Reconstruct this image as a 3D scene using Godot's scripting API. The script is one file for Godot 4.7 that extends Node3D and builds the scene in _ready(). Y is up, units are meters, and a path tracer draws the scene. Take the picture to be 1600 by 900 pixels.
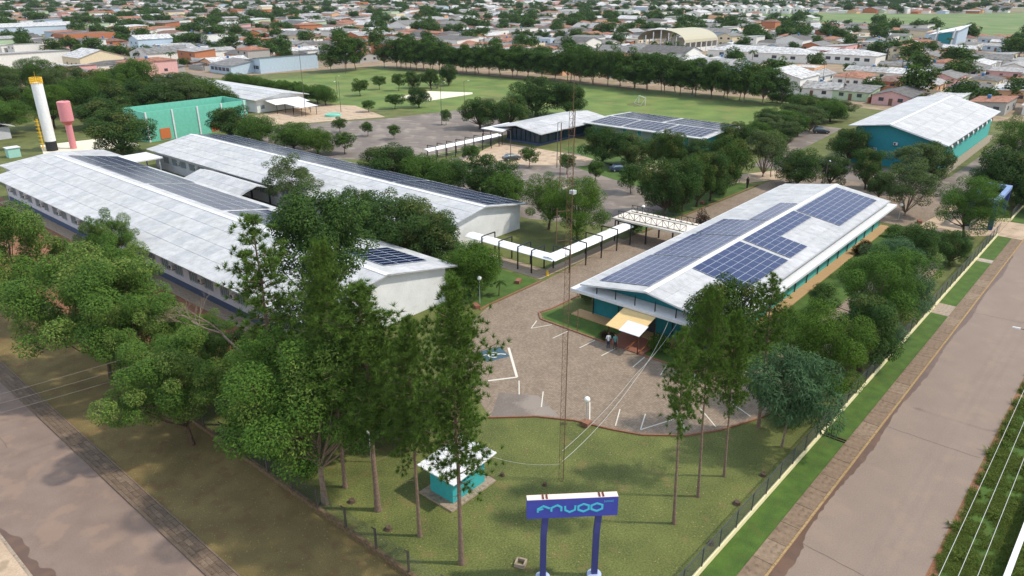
extends Node3D
# World: x runs along the right-hand street, -z along the left-hand street (written here as a and b), y up, metres.
var rng := RandomNumberGenerator.new()
var taken := {}
var mats := {}
var texs := {}
var pool := {}

func V(a: float, h: float, b: float) -> Vector3:
	return Vector3(a, h, -b)

# ---------------------------------------------------------------- mesh builder
class MB:
	var v := PackedVector3Array()
	var n := PackedVector3Array()
	var c := PackedColorArray()
	var t := PackedVector2Array()
	var col := Color(1, 1, 1)
	func tri(p: Vector3, q: Vector3, r: Vector3) -> void:
		var m := (r - p).cross(q - p).normalized()
		v.append(p); v.append(q); v.append(r)
		n.append(m); n.append(m); n.append(m)
		c.append(col); c.append(col); c.append(col)
		t.append(Vector2.ZERO); t.append(Vector2.ZERO); t.append(Vector2.ZERO)
	func quad(p: Vector3, q: Vector3, r: Vector3, s: Vector3) -> void:
		tri(p, q, r); tri(p, r, s)
	func quad_uv(p: Vector3, q: Vector3, r: Vector3, s: Vector3, u0 := Vector2.ZERO, u1 := Vector2.ONE) -> void:
		quad(p, q, r, s)
		var k := t.size() - 6
		var w := [u0, Vector2(u1.x, u0.y), u1, u0, u1, Vector2(u0.x, u1.y)]
		for i in 6: t[k + i] = w[i]
	func hexa(p: Array) -> void: # p[0..3] bottom loop, p[4..7] top loop, same order
		quad(p[3], p[2], p[1], p[0]); quad(p[4], p[5], p[6], p[7])
		for i in 4:
			var j := (i + 1) % 4
			quad(p[i], p[j], p[j + 4], p[i + 4])
	func box(o: Vector3, s: Vector3, bs := Basis()) -> void:
		var h := s / 2.0
		var p := []
		for y in [-1, 1]:
			for q in [[-1, -1], [-1, 1], [1, 1], [1, -1]]:
				p.append(o + bs * Vector3(h.x * q[0], h.y * y, h.z * q[1]))
		hexa([p[0], p[1], p[2], p[3], p[4], p[5], p[6], p[7]])
	func bar(p: Vector3, q: Vector3, w: float, d := -1.0) -> void: # square bar between two points
		var z := (q - p).normalized()
		var x := z.cross(Vector3.UP)
		if x.length() < 0.01: x = Vector3.RIGHT
		x = x.normalized()
		var y := x.cross(z).normalized()
		box((p + q) / 2.0, Vector3(w, w if d < 0 else d, (q - p).length()), Basis(x, y, z))
	func tube(pts: Array, rad: Array, sides := 6) -> void:
		var rings := []
		var up := Vector3.RIGHT
		for i in pts.size():
			var d: Vector3 = (pts[min(i + 1, pts.size() - 1)] - pts[max(i - 1, 0)]).normalized()
			var x := up - d * up.dot(d)
			if x.length() < 0.05: x = Vector3.FORWARD - d * Vector3.FORWARD.dot(d)
			x = x.normalized()
			var y := d.cross(x)
			var ring := []
			for k in sides:
				var an := TAU * k / sides
				ring.append(x * cos(an) + y * sin(an))
			rings.append(ring)
		for i in pts.size() - 1:
			for k in sides:
				var l := (k + 1) % sides
				var a0: Vector3 = rings[i][k]; var a1: Vector3 = rings[i][l]
				var b0: Vector3 = rings[i + 1][k]; var b1: Vector3 = rings[i + 1][l]
				var p0: Vector3 = pts[i] + a0 * rad[i]; var p1: Vector3 = pts[i] + a1 * rad[i]
				var q0: Vector3 = pts[i + 1] + b0 * rad[i + 1]; var q1: Vector3 = pts[i + 1] + b1 * rad[i + 1]
				for w in [[p0, a0], [q0, b0], [q1, b1], [p0, a0], [q1, b1], [p1, a1]]:
					v.append(w[0]); n.append(w[1]); c.append(col); t.append(Vector2.ZERO)
	func lathe(o: Vector3, prof: Array, sides := 20) -> void: # prof: [radius, height]
		for i in prof.size() - 1:
			for k in sides:
				var x0 := TAU * k / sides; var x1 := TAU * (k + 1) / sides
				var r0: float = prof[i][0]; var r1: float = prof[i + 1][0]
				var y0: float = prof[i][1]; var y1: float = prof[i + 1][1]
				var s := Vector2(y1 - y0, r0 - r1).normalized()
				var f := func(r: float, y: float, x: float): return [o + Vector3(cos(x) * r, y, sin(x) * r), Vector3(cos(x) * s.x, s.y, sin(x) * s.x)]
				for w in [f.call(r0, y0, x0), f.call(r0, y0, x1), f.call(r1, y1, x1), f.call(r0, y0, x0), f.call(r1, y1, x1), f.call(r1, y1, x0)]:
					v.append(w[0]); n.append(w[1]); c.append(col); t.append(Vector2.ZERO)
	func poly(ab: Array, y0: float, y1: float) -> void: # extruded outline given as [a, b] pairs
		var p2 := PackedVector2Array()
		for q in ab: p2.append(Vector2(q[0], -q[1]))
		var ix := Geometry2D.triangulate_polygon(p2)
		for k in range(0, ix.size(), 3):
			var w := [p2[ix[k]], p2[ix[k + 1]], p2[ix[k + 2]]]
			var a := Vector3(w[0].x, y1, w[0].y); var b := Vector3(w[1].x, y1, w[1].y); var d := Vector3(w[2].x, y1, w[2].y)
			if (d - a).cross(b - a).y > 0: tri(a, b, d)
			else: tri(a, d, b)
		if y1 - y0 > 0.001:
			for i in p2.size():
				var a := p2[i]; var b := p2[(i + 1) % p2.size()]
				quad(Vector3(a.x, y0, a.y), Vector3(b.x, y0, b.y), Vector3(b.x, y1, b.y), Vector3(a.x, y1, a.y))
	func mesh(m: Material, into: ArrayMesh = null) -> ArrayMesh:
		var r := into if into else ArrayMesh.new()
		if v.is_empty(): return r
		var arr := []
		arr.resize(Mesh.ARRAY_MAX)
		arr[Mesh.ARRAY_VERTEX] = v; arr[Mesh.ARRAY_NORMAL] = n; arr[Mesh.ARRAY_COLOR] = c; arr[Mesh.ARRAY_TEX_UV] = t
		r.add_surface_from_arrays(Mesh.PRIMITIVE_TRIANGLES, arr)
		r.surface_set_material(r.get_surface_count() - 1, m)
		return r

# ---------------------------------------------------------------- nodes
func numbered(called: String) -> String:
	var k: int = taken.get(called, 0)
	taken[called] = k + 1
	return called if k == 0 else "%s_%03d" % [called, k]

func tag(o: Node, label := "", category := "", group := "", kind := ""):
	if label: o.set_meta("label", label)
	if category: o.set_meta("category", category)
	if group: o.set_meta("group", group)
	if kind: o.set_meta("kind", kind)
	return o

func thing(called: String, label: String, category: String, at := Vector3.ZERO, turn := 0.0, group := "") -> Node3D:
	var o := Node3D.new()
	o.name = numbered(called)
	add_child(o)
	o.position = at; o.rotation.y = turn
	tag(o, label, category, group)
	return o

func put(called: String, m: Mesh, parent: Node = null, at := Vector3.ZERO) -> MeshInstance3D:
	var o := MeshInstance3D.new()
	o.mesh = m
	if parent == null or parent == self:
		o.name = numbered(called)
		add_child(o)
	else:
		o.name = called
		parent.add_child(o, true)
	o.position = at
	return o

func obj(called: String, st: MB, m: Material, parent: Node = null) -> MeshInstance3D:
	return put(called, st.mesh(m), parent)

func struct(called: String, st: MB, m: Material):
	return tag(obj(called, st, m), "", "", "", "structure")

func sheet(called: String, outline: Array, y: float, m: Material, thick := 0.0):
	var s := MB.new()
	s.poly(outline, y - thick, y)
	return struct(called, s, m)

# ---------------------------------------------------------------- materials
func noise_bytes(size: int, seed_: int, freq: float, oct := 4, kind := FastNoiseLite.TYPE_SIMPLEX_SMOOTH) -> PackedByteArray:
	# a few noise fields are shared; each texture reads them from another place
	var fq := 0.009
	for q in [0.009, 0.018, 0.09, 0.24]:
		if absf(log(q / freq)) < absf(log(fq / freq)): fq = q
	var key := "%d %.3f" % [size, fq]
	if pool.has(key):
		var src: PackedByteArray = pool[key]
		var cut := (seed_ * 7919) % (size * size)
		return src.slice(cut) + src.slice(0, cut)
	freq = fq
	var f := FastNoiseLite.new()
	f.seed = seed_; f.frequency = freq; f.noise_type = kind; f.fractal_octaves = oct
	var im := f.get_seamless_image(size, size, false, false, 0.12, true)
	im.convert(Image.FORMAT_L8)
	pool[key] = im.get_data()
	return pool[key]

# colour texture from a coarse and a fine noise; stain: third colour where the patch noise is high
func surf_tex(key: String, size: int, c0: Color, c1: Color, coarse: float, fine: float, w_coarse := 0.5, stain := Color(0, 0, 0, 0), stain_at := 0.62, stain_freq := 0.012, speck := Color(0, 0, 0, 0), speck_at := 0.9) -> ImageTexture:
	if texs.has(key): return texs[key]
	var sd := hash(key) % 10000
	var n1 := noise_bytes(size, sd, coarse)
	var n2 := noise_bytes(size, sd + 1, fine, 3)
	var n3 := noise_bytes(size, sd + 2, stain_freq, 5) if stain.a > 0 else PackedByteArray()
	var n4 := noise_bytes(size, sd + 3, 0.35, 1) if speck.a > 0 else PackedByteArray()
	var out := PackedByteArray()
	out.resize(size * size * 3)
	var wc := w_coarse / 255.0; var wf := (1.0 - w_coarse) / 255.0
	for i in size * size:
		var k := clampf((n1[i] * wc + n2[i] * wf - 0.5) * 1.7 + 0.5, 0.0, 1.0)
		var r := lerpf(c0.r, c1.r, k); var g := lerpf(c0.g, c1.g, k); var b := lerpf(c0.b, c1.b, k)
		if stain.a > 0:
			var s := clampf((n3[i] / 255.0 - stain_at) * 6.0 + (n2[i] / 255.0 - 0.5) * 0.7, 0.0, 1.0) * stain.a
			r = lerpf(r, stain.r, s); g = lerpf(g, stain.g, s); b = lerpf(b, stain.b, s)
		if speck.a > 0 and n4[i] / 255.0 > speck_at:
			r = speck.r; g = speck.g; b = speck.b
		out[i * 3] = int(r * 255); out[i * 3 + 1] = int(g * 255); out[i * 3 + 2] = int(b * 255)
	var im := Image.create_from_data(size, size, false, Image.FORMAT_RGB8, out)
	texs[key] = ImageTexture.create_from_image(im)
	return texs[key]

func mat(key: String, col: Color, rough := 0.85, tex: Texture2D = null, tile := 4.0, metallic := 0.0) -> StandardMaterial3D:
	if mats.has(key): return mats[key]
	var m := StandardMaterial3D.new()
	m.albedo_color = col
	m.roughness = rough
	m.metallic = metallic
	m.cull_mode = BaseMaterial3D.CULL_DISABLED
	if tex:
		m.albedo_texture = tex
		m.uv1_triplanar = true
		m.uv1_world_triplanar = true
		m.uv1_scale = Vector3.ONE / tile
	mats[key] = m
	return m

func C(hex: String) -> Color:
	return Color.html(hex)

func grainy(key: String, hex: String, rough := 0.85, tile := 3.0, amount := 0.16) -> StandardMaterial3D: # paint or plaster with faint weathering
	if not texs.has("grain"):
		surf_tex("grain", 512, Color(0.93, 0.93, 0.93), Color(1, 1, 1), 0.012, 0.09, 0.55, Color(0.84, 0.83, 0.81, 0.3), 0.70, 0.02)
	return mat(key, C(hex), rough, texs["grain"], tile)

func rand(x: float, y: float) -> float:
	return rng.randf_range(x, y)

# ---------------------------------------------------------------- plants
func leaves(st: MB, clumps: Array, count: int, ln: float, wd: float, dark: Color, light: Color, droop := 0.0, accent := Color(0, 0, 0, 0), accent_share := 0.0) -> void:
	var total := 0.0
	var cum := []
	for q in clumps:
		total += q[1] * q[1]
		cum.append(total)
	for i in clumps.size():
		var o: Vector3 = clumps[i][0]; var r: float = clumps[i][1]
		var share: int = int(count * r * r / total)
		var tone := rng.randf()
		var acc := accent_share > 0 and rng.randf() < accent_share
		for k in share:
			var d := Vector3(rng.randfn(), rng.randfn() * 0.9 + 0.25, rng.randfn()).normalized()
			var p := o + d * r * (0.55 + 0.5 * sqrt(rng.randf())) * Vector3(1, 0.8, 1)
			var nn := (d * 0.7 + Vector3(rng.randfn() * 0.45, rng.randfn() * 0.4 + 0.75, rng.randfn() * 0.45)).normalized()
			var tg := Vector3(rng.randfn(), rng.randfn() * 0.5 - droop, rng.randfn()) + d * 0.5
			tg = (tg - nn * tg.dot(nn)).normalized()
			var sd := nn.cross(tg)
			var s := rng.randf_range(0.7, 1.3)
			var l := tg * ln * s; var w := sd * wd * s * 0.5
			var cc := dark.lerp(light, clampf(0.12 + tone * 0.26 + rng.randf() * 0.5, 0, 1))
			if acc and rng.randf() < 0.5: cc = cc.lerp(accent, 0.75)
			st.col = cc
			var mid := p + l * 0.5 - nn * wd * 0.12
			st.tri(p, mid + w, p + l); st.tri(p, p + l, mid - w)

func leaf_mat(key: String, col := Color(1, 1, 1)) -> StandardMaterial3D:
	if mats.has(key): return mats[key]
	var m := StandardMaterial3D.new()
	m.vertex_color_use_as_albedo = true
	m.albedo_color = (col.srgb_to_linear() * Color(0.74, 0.78, 0.74)).linear_to_srgb()
	m.roughness = 0.75
	m.metallic_specular = 0.2
	m.cull_mode = BaseMaterial3D.CULL_DISABLED
	m.backlight_enabled = true
	m.backlight = Color(0.42, 0.55, 0.12)
	mats[key] = m
	return m

func limb(st: MB, p: Vector3, q: Vector3, r0: float, r1: float, bend := 0.12, sides := 6) -> void:
	var l := (q - p).length()
	var o := Vector3(rng.randfn(), rng.randfn() * 0.4, rng.randfn()) * l * bend
	st.tube([p, p.lerp(q, 0.35) + o * 0.7, p.lerp(q, 0.7) + o * 0.8, q], [r0, lerpf(r0, r1, 0.4), lerpf(r0, r1, 0.75), r1], sides)

# broadleaf: crown of clumps round an ellipsoid whose centre is at yc; returns [trunk mesh, crown mesh]
func broadleaf(sd: int, h: float, rad: float, base_h: float, n_clumps: int, count: int, ln: float, wd: float, dark: Color, light: Color, bark: Material, leaf: Material, o := {}) -> Array:
	rng.seed = sd
	var tr := MB.new(); var cr := MB.new()
	var yc := (h + base_h) / 2.0; var ry := (h - base_h) / 2.0
	var clumps := []
	var cs: float = o.get("clump", 0.36)
	for i in n_clumps:
		var yy := 1.0 - 1.75 * (i + 0.5) / n_clumps
		var rr := sqrt(maxf(0.0, 1.0 - yy * yy))
		var an := i * 2.39996 + rng.randf() * 0.9
		var k := rand(0.48, 0.90)
		var q := Vector3(cos(an) * rr * rad * k, yc + yy * ry * k * 0.95, sin(an) * rr * rad * k)
		q += Vector3(rng.randfn(), rng.randfn() * 0.6, rng.randfn()) * rad * o.get("jitter", 0.07)
		clumps.append([q, rad * cs * rand(0.62, 1.3)])
	if o.get("core", true): clumps.append([Vector3(0, yc, 0), rad * 0.5])
	var fork: float = base_h + ry * o.get("fork", 0.25)
	var r0: float = o.get("trunk", 0.035) * h
	var lean := Vector3(rng.randfn(), 0, rng.randfn()) * h * 0.02
	tr.col = Color(1, 1, 1)
	var top := Vector3(lean.x, fork, lean.z)
	tr.tube([Vector3(0, -0.3, 0), Vector3(0, 0.12, 0), Vector3(lean.x * 0.4, fork * 0.5, lean.z * 0.6), top], [r0 * 1.7, r0 * 1.15, r0 * 0.85, r0 * 0.7], 8)
	for i in clumps.size():
		if i % 2 == 0 or i < 10:
			var e: Vector3 = clumps[i][0]
			limb(tr, top - Vector3(0, rand(0.0, fork * 0.25), 0), e, r0 * rand(0.3, 0.5), r0 * 0.08, 0.09, 5)
	leaves(cr, clumps, count, ln, wd, dark, light, o.get("droop", 0.3), o.get("accent", Color(0, 0, 0, 0)), o.get("accent_share", 0.0))
	return [tr.mesh(bark), cr.mesh(leaf)]

func pine(sd: int, h: float, rad: float, bare: float, bark: Material, leaf: Material, sparse := 1.0) -> Array:
	rng.seed = sd
	var tr := MB.new(); var cr := MB.new()
	var r0 := 0.0098 * h
	var pts := []; var rads := []
	for i in 9:
		var k := i / 8.0
		pts.append(Vector3(rng.randfn() * 0.06 * k, h * k * 0.985 - (0.3 if i == 0 else 0.0), rng.randfn() * 0.06 * k))
		rads.append(lerpf(r0, 0.03, pow(k, 0.9)) * (1.25 if i == 0 else 1.0))
	pts.insert(1, Vector3(0, 0.25, 0)); rads[0] = r0 * 1.9; rads.insert(1, r0 * 1.15)
	tr.tube(pts, rads, 9)
	for i in 8: # dead stubs
		var y := rand(bare * 0.55, bare) * h; var an := rng.randf() * TAU
		tr.tube([Vector3(0, y, 0), Vector3(cos(an), 0.1, sin(an)) * rand(0.5, 1.2) + Vector3(0, y, 0)], [0.03, 0.012], 4)
	var needle_a := Color(0.085, 0.150, 0.030); var needle_b := Color(0.165, 0.250, 0.050)
	var y := bare * h
	while y < h - 0.15:
		var k := (y - bare * h) / (h - bare * h)
		var prof := (0.62 + 0.38 * sin(PI * (0.1 + 0.75 * k))) * (1.0 - pow(k, 3.2)) + 0.12
		var nb := int(rand(3.6, 6.4) * sparse * clampf(0.35 + k * 2.6, 0.35, 1.0) + 0.5)
		var a0 := rng.randf() * TAU
		for j in nb:
			var an := a0 + TAU * j / nb + rng.randf() * 0.7
			var l := rad * prof * rand(0.5, 1.18)
			var rise := lerpf(-0.05, 0.9, k) + rand(-0.2, 0.25)
			var dir := Vector3(cos(an), rise, sin(an)).normalized()
			var p := Vector3(0, y, 0); var q := p + dir * l
			limb(tr, p, q, 0.04 * (1.1 - k * 0.6), 0.012, 0.06, 4)
			var nt := int(maxf(4, l * 7.5))
			for m in nt:
				var f := 0.25 + 0.78 * (m + rng.randf()) / nt
				var e := p.lerp(q, f) + Vector3(rng.randfn(), rng.randfn() * 0.8, rng.randfn()) * (0.09 + 0.11 * l * f)
				var axis := (dir * 0.7 + Vector3(rng.randfn() * 0.5, 0.7 + rng.randf() * 0.5, rng.randfn() * 0.5)).normalized()
				for z in 34:
					var d := (axis * 0.8 + Vector3(rng.randfn(), rng.randfn(), rng.randfn()) * 0.6).normalized()
					var s := d.cross(Vector3(rng.randfn(), rng.randfn(), rng.randfn())).normalized() * 0.02
					cr.col = needle_a.lerp(needle_b, rng.randf())
					cr.tri(e - s, e + s, e + d * rand(0.22, 0.42))
		y += rand(0.30, 0.52)
	return [tr.mesh(bark), cr.mesh(leaf)]

func branch_out(st: MB, p: Vector3, d: Vector3, l: float, r: float, depth: int) -> void:
	var q := p + d * l
	limb(st, p, q, r, r * 0.6, 0.07, 5 if depth > 1 else 4)
	if depth == 0: return
	for i in rng.randi_range(2, 4 if depth < 3 else 3):
		var dd := (d + Vector3(rng.randfn(), rng.randfn() * 0.6 + 0.1, rng.randfn()) * 0.62).normalized()
		branch_out(st, p.lerp(q, rand(0.6, 1.0)), dd, l * rand(0.55, 0.8), r * 0.55, depth - 1)

func palm(sd: int, h: float, l: float, n: int, bark: Material, leaf: Material) -> Array:
	rng.seed = sd
	var tr := MB.new(); var cr := MB.new()
	var bend := Vector3(rng.randfn(), 0, rng.randfn()) * 0.04 * h
	tr.tube([Vector3(0, -0.2, 0), Vector3(0, h * 0.3, 0), Vector3(0, h * 0.65, 0) + bend * 0.5, Vector3(0, h, 0) + bend], [0.22, 0.16, 0.14, 0.13], 7)
	for i in n:
		var an := TAU * i / n + rng.randf() * 0.5
		var d := Vector3(cos(an), rand(0.2, 1.1), sin(an)).normalized()
		var p := Vector3(0, h, 0) + bend
		var side := d.cross(Vector3.UP).normalized()
		for k in 12:
			var d2 := (d + Vector3(0, -0.13, 0)).normalized()
			var q := p + d2 * l / 12.0
			for s in [-1, 1]:
				cr.col = Color(0.035, 0.075, 0.015).lerp(Color(0.10, 0.14, 0.03), rng.randf())
				var e: Vector3 = p + (side * s * 0.9 + d2 * 0.55 + Vector3(0, -0.45, 0)) * l * 0.26 * (1.05 - absf(k / 12.0 - 0.4))
				cr.tri(p, q + d2 * 0.05, e)
			p = q; d = d2
	return [tr.mesh(bark), cr.mesh(leaf)]

var protos := {}
func plant(called: String, kind: String, variant: int, a: float, b: float, h: float, rad: float, label: String, category := "tree", group := "", tint := "") -> Node3D:
	var list: Array = protos[kind]
	var pr: Dictionary = list[variant % list.size()]
	var o := thing(called, label, category, V(a, 0, b), fmod(a * 1.7 + b * 2.3, TAU), group)
	o.scale = Vector3(rad / pr.r, h / pr.h, rad / pr.r)
	put("trunk", pr.m[0], o)
	var cr := put("crown", pr.m[1], o)
	if tint: cr.set_surface_override_material(0, mats[tint])
	return o

func make_protos() -> void:
	var bark := mat("bark", C("8f8274"), 0.95, surf_tex("bark", 256, Color(0.42, 0.36, 0.32), Color(0.78, 0.72, 0.66), 0.03, 0.2, 0.4), 1.6)
	var pale := mat("bark_pale", C("d6cfc4"), 0.9, texs["bark"], 1.3)
	var pbark := mat("bark_pine", C("cbbcb2"), 0.95, texs["bark"], 1.0)
	var lf := leaf_mat("leaf")
	leaf_mat("leaf_warm", Color(1.0, 0.95, 0.75).linear_to_srgb())
	leaf_mat("leaf_deep", Color(0.86, 0.90, 0.88).linear_to_srgb())
	leaf_mat("leaf_fresh", Color(1.0, 1.0, 0.8).linear_to_srgb())
	leaf_mat("leaf_grey", Color(1.0, 0.95, 1.0).linear_to_srgb())
	var md := Color(0.026, 0.060, 0.017); var ml := Color(0.098, 0.165, 0.040)
	var sets := [
		["mango", 5, 9.0, 4.6, 0.1, 44, 24000, 0.30, 0.12, md, ml, bark, {clump = 0.26, droop = 0.5, jitter = 0.13, accent = Color(0.20, 0.19, 0.06), accent_share = 0.25}],
		["domed", 1, 21.0, 4.4, 11.0, 46, 26000, 0.28, 0.11, md, ml, bark, {clump = 0.27, jitter = 0.12, trunk = 0.010, fork = 0.15, droop = 0.5}],
		["dense", 2, 7.0, 4.0, 0.2, 40, 22000, 0.24, 0.10, Color(0.038, 0.086, 0.017), Color(0.14, 0.23, 0.042), bark, {clump = 0.28}],
		["broad", 3, 12.0, 6.0, 2.6, 64, 54000, 0.225, 0.095, Color(0.040, 0.088, 0.018), Color(0.175, 0.285, 0.056), bark, {clump = 0.20, core = false, jitter = 0.15, trunk = 0.016, fork = 0.0, accent = Color(0.27, 0.31, 0.085), accent_share = 0.4}],
		["bright", 3, 10.0, 4.4, 0.9, 48, 38000, 0.18, 0.08, Color(0.036, 0.084, 0.015), Color(0.145, 0.245, 0.043), bark, {clump = 0.25, jitter = 0.13, trunk = 0.022}],
		["lofty", 2, 10.0, 4.4, 3.0, 46, 38000, 0.17, 0.075, Color(0.036, 0.084, 0.015), Color(0.145, 0.245, 0.043), pale, {clump = 0.235, jitter = 0.18, trunk = 0.018, core = false, fork = 0.0, accent = Color(0.24, 0.30, 0.07), accent_share = 0.3}],
		["airy", 2, 10.0, 4.0, 1.8, 42, 17000, 0.24, 0.10, Color(0.055, 0.085, 0.03), Color(0.16, 0.205, 0.07), pale, {clump = 0.24, core = false, jitter = 0.16, fork = -0.3, trunk = 0.014}],
		["bluish", 2, 8.0, 3.6, 1.6, 30, 14000, 0.42, 0.075, Color(0.035, 0.08, 0.034), Color(0.12, 0.20, 0.095), pale, {clump = 0.31, droop = 1.0, trunk = 0.013, jitter = 0.12}],
		["tall", 6, 13.0, 4.2, 1.3, 34, 9000, 0.46, 0.19, Color(0.027, 0.064, 0.016), Color(0.115, 0.19, 0.04), pale, {clump = 0.31, trunk = 0.011, jitter = 0.2}],
		["ball", 3, 4.6, 1.8, 0.8, 26, 5500, 0.22, 0.10, Color(0.030, 0.068, 0.016), Color(0.12, 0.195, 0.042), bark, {clump = 0.30, trunk = 0.016, jitter = 0.13}],
		["bush", 2, 2.2, 1.5, 0.1, 16, 2400, 0.24, 0.08, Color(0.032, 0.07, 0.016), Color(0.11, 0.18, 0.04), bark, {clump = 0.42}],
		["town", 4, 7.0, 3.6, 0.8, 20, 2200, 0.66, 0.30, Color(0.030, 0.068, 0.016), Color(0.11, 0.185, 0.04), bark, {clump = 0.34, jitter = 0.16}]]
	for s in sets:
		protos[s[0]] = []
		for i in s[1]: protos[s[0]].append({h = s[2], r = s[3], m = broadleaf(hash(s[0]) % 1000 + i, s[2], s[3], s[4], s[5], s[6], s[7], s[8], s[9], s[10], s[11], lf, s[12])})
	protos.pine = []
	for i in 4:
		protos.pine.append({h = 18.0, r = 2.5, m = pine(500 + i, 18.0, 2.5, [0.33, 0.42, 0.40, 0.48][i], pbark, lf)})
	protos.slim = []
	for i in 2:
		protos.slim.append({h = 16.0, r = 1.7, m = pine(520 + i, 16.0, 1.7, 0.5, pbark, lf, 0.6)})
	protos.palm = [{h = 7.0, r = 3.0, m = palm(600, 7.0, 3.0, 16, bark, lf)}, {h = 5.0, r = 3.0, m = palm(601, 5.0, 3.0, 14, bark, lf)}]
	print("protos ", Time.get_ticks_msec())

# ---------------------------------------------------------------- setting
func wall_b(a: float) -> float: # the right-hand street runs a degree off the campus axis
	return 15.9 - 0.0195 * a

func strip(off0: float, off1: float, a0: float, a1: float) -> Array:
	return [[a0, wall_b(a0) - off0], [a1, wall_b(a1) - off0], [a1, wall_b(a1) - off1], [a0, wall_b(a0) - off1]]

func paver_tex() -> ImageTexture: # hexagonal concrete pavers too small to be told apart from the air
	var size := 1024
	var n1 := noise_bytes(size, 41, 0.006, 4)
	var n2 := noise_bytes(size, 42, 0.12, 2)
	var out := PackedByteArray()
	out.resize(size * size * 3)
	var tone := PackedFloat32Array()
	rng.seed = 77
	for i in 128 * 128: tone.append(rng.randf_range(-0.055, 0.055))
	for y in size:
		for x in size:
			var i := y * size + x
			var row := y >> 3
			var xx := x + (4 if row & 1 else 0)
			var joint := (y & 7) == 0 or (xx & 7) == 0
			var k: float = n1[i] / 255.0 * 0.6 + n2[i] / 255.0 * 0.4
			var t: float = tone[(row & 127) * 128 + ((xx >> 3) & 127)]
			var r := lerpf(0.47, 0.58, k) + t * 0.7; var g := lerpf(0.41, 0.505, k) + t * 0.7; var b := lerpf(0.35, 0.43, k) + t * 0.7
			if joint:
				r *= 0.80; g *= 0.80; b *= 0.80
			out[i * 3] = int(clampf(r, 0, 1) * 255); out[i * 3 + 1] = int(clampf(g, 0, 1) * 255); out[i * 3 + 2] = int(clampf(b, 0, 1) * 255)
	return ImageTexture.create_from_image(Image.create_from_data(size, size, false, Image.FORMAT_RGB8, out))

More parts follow.
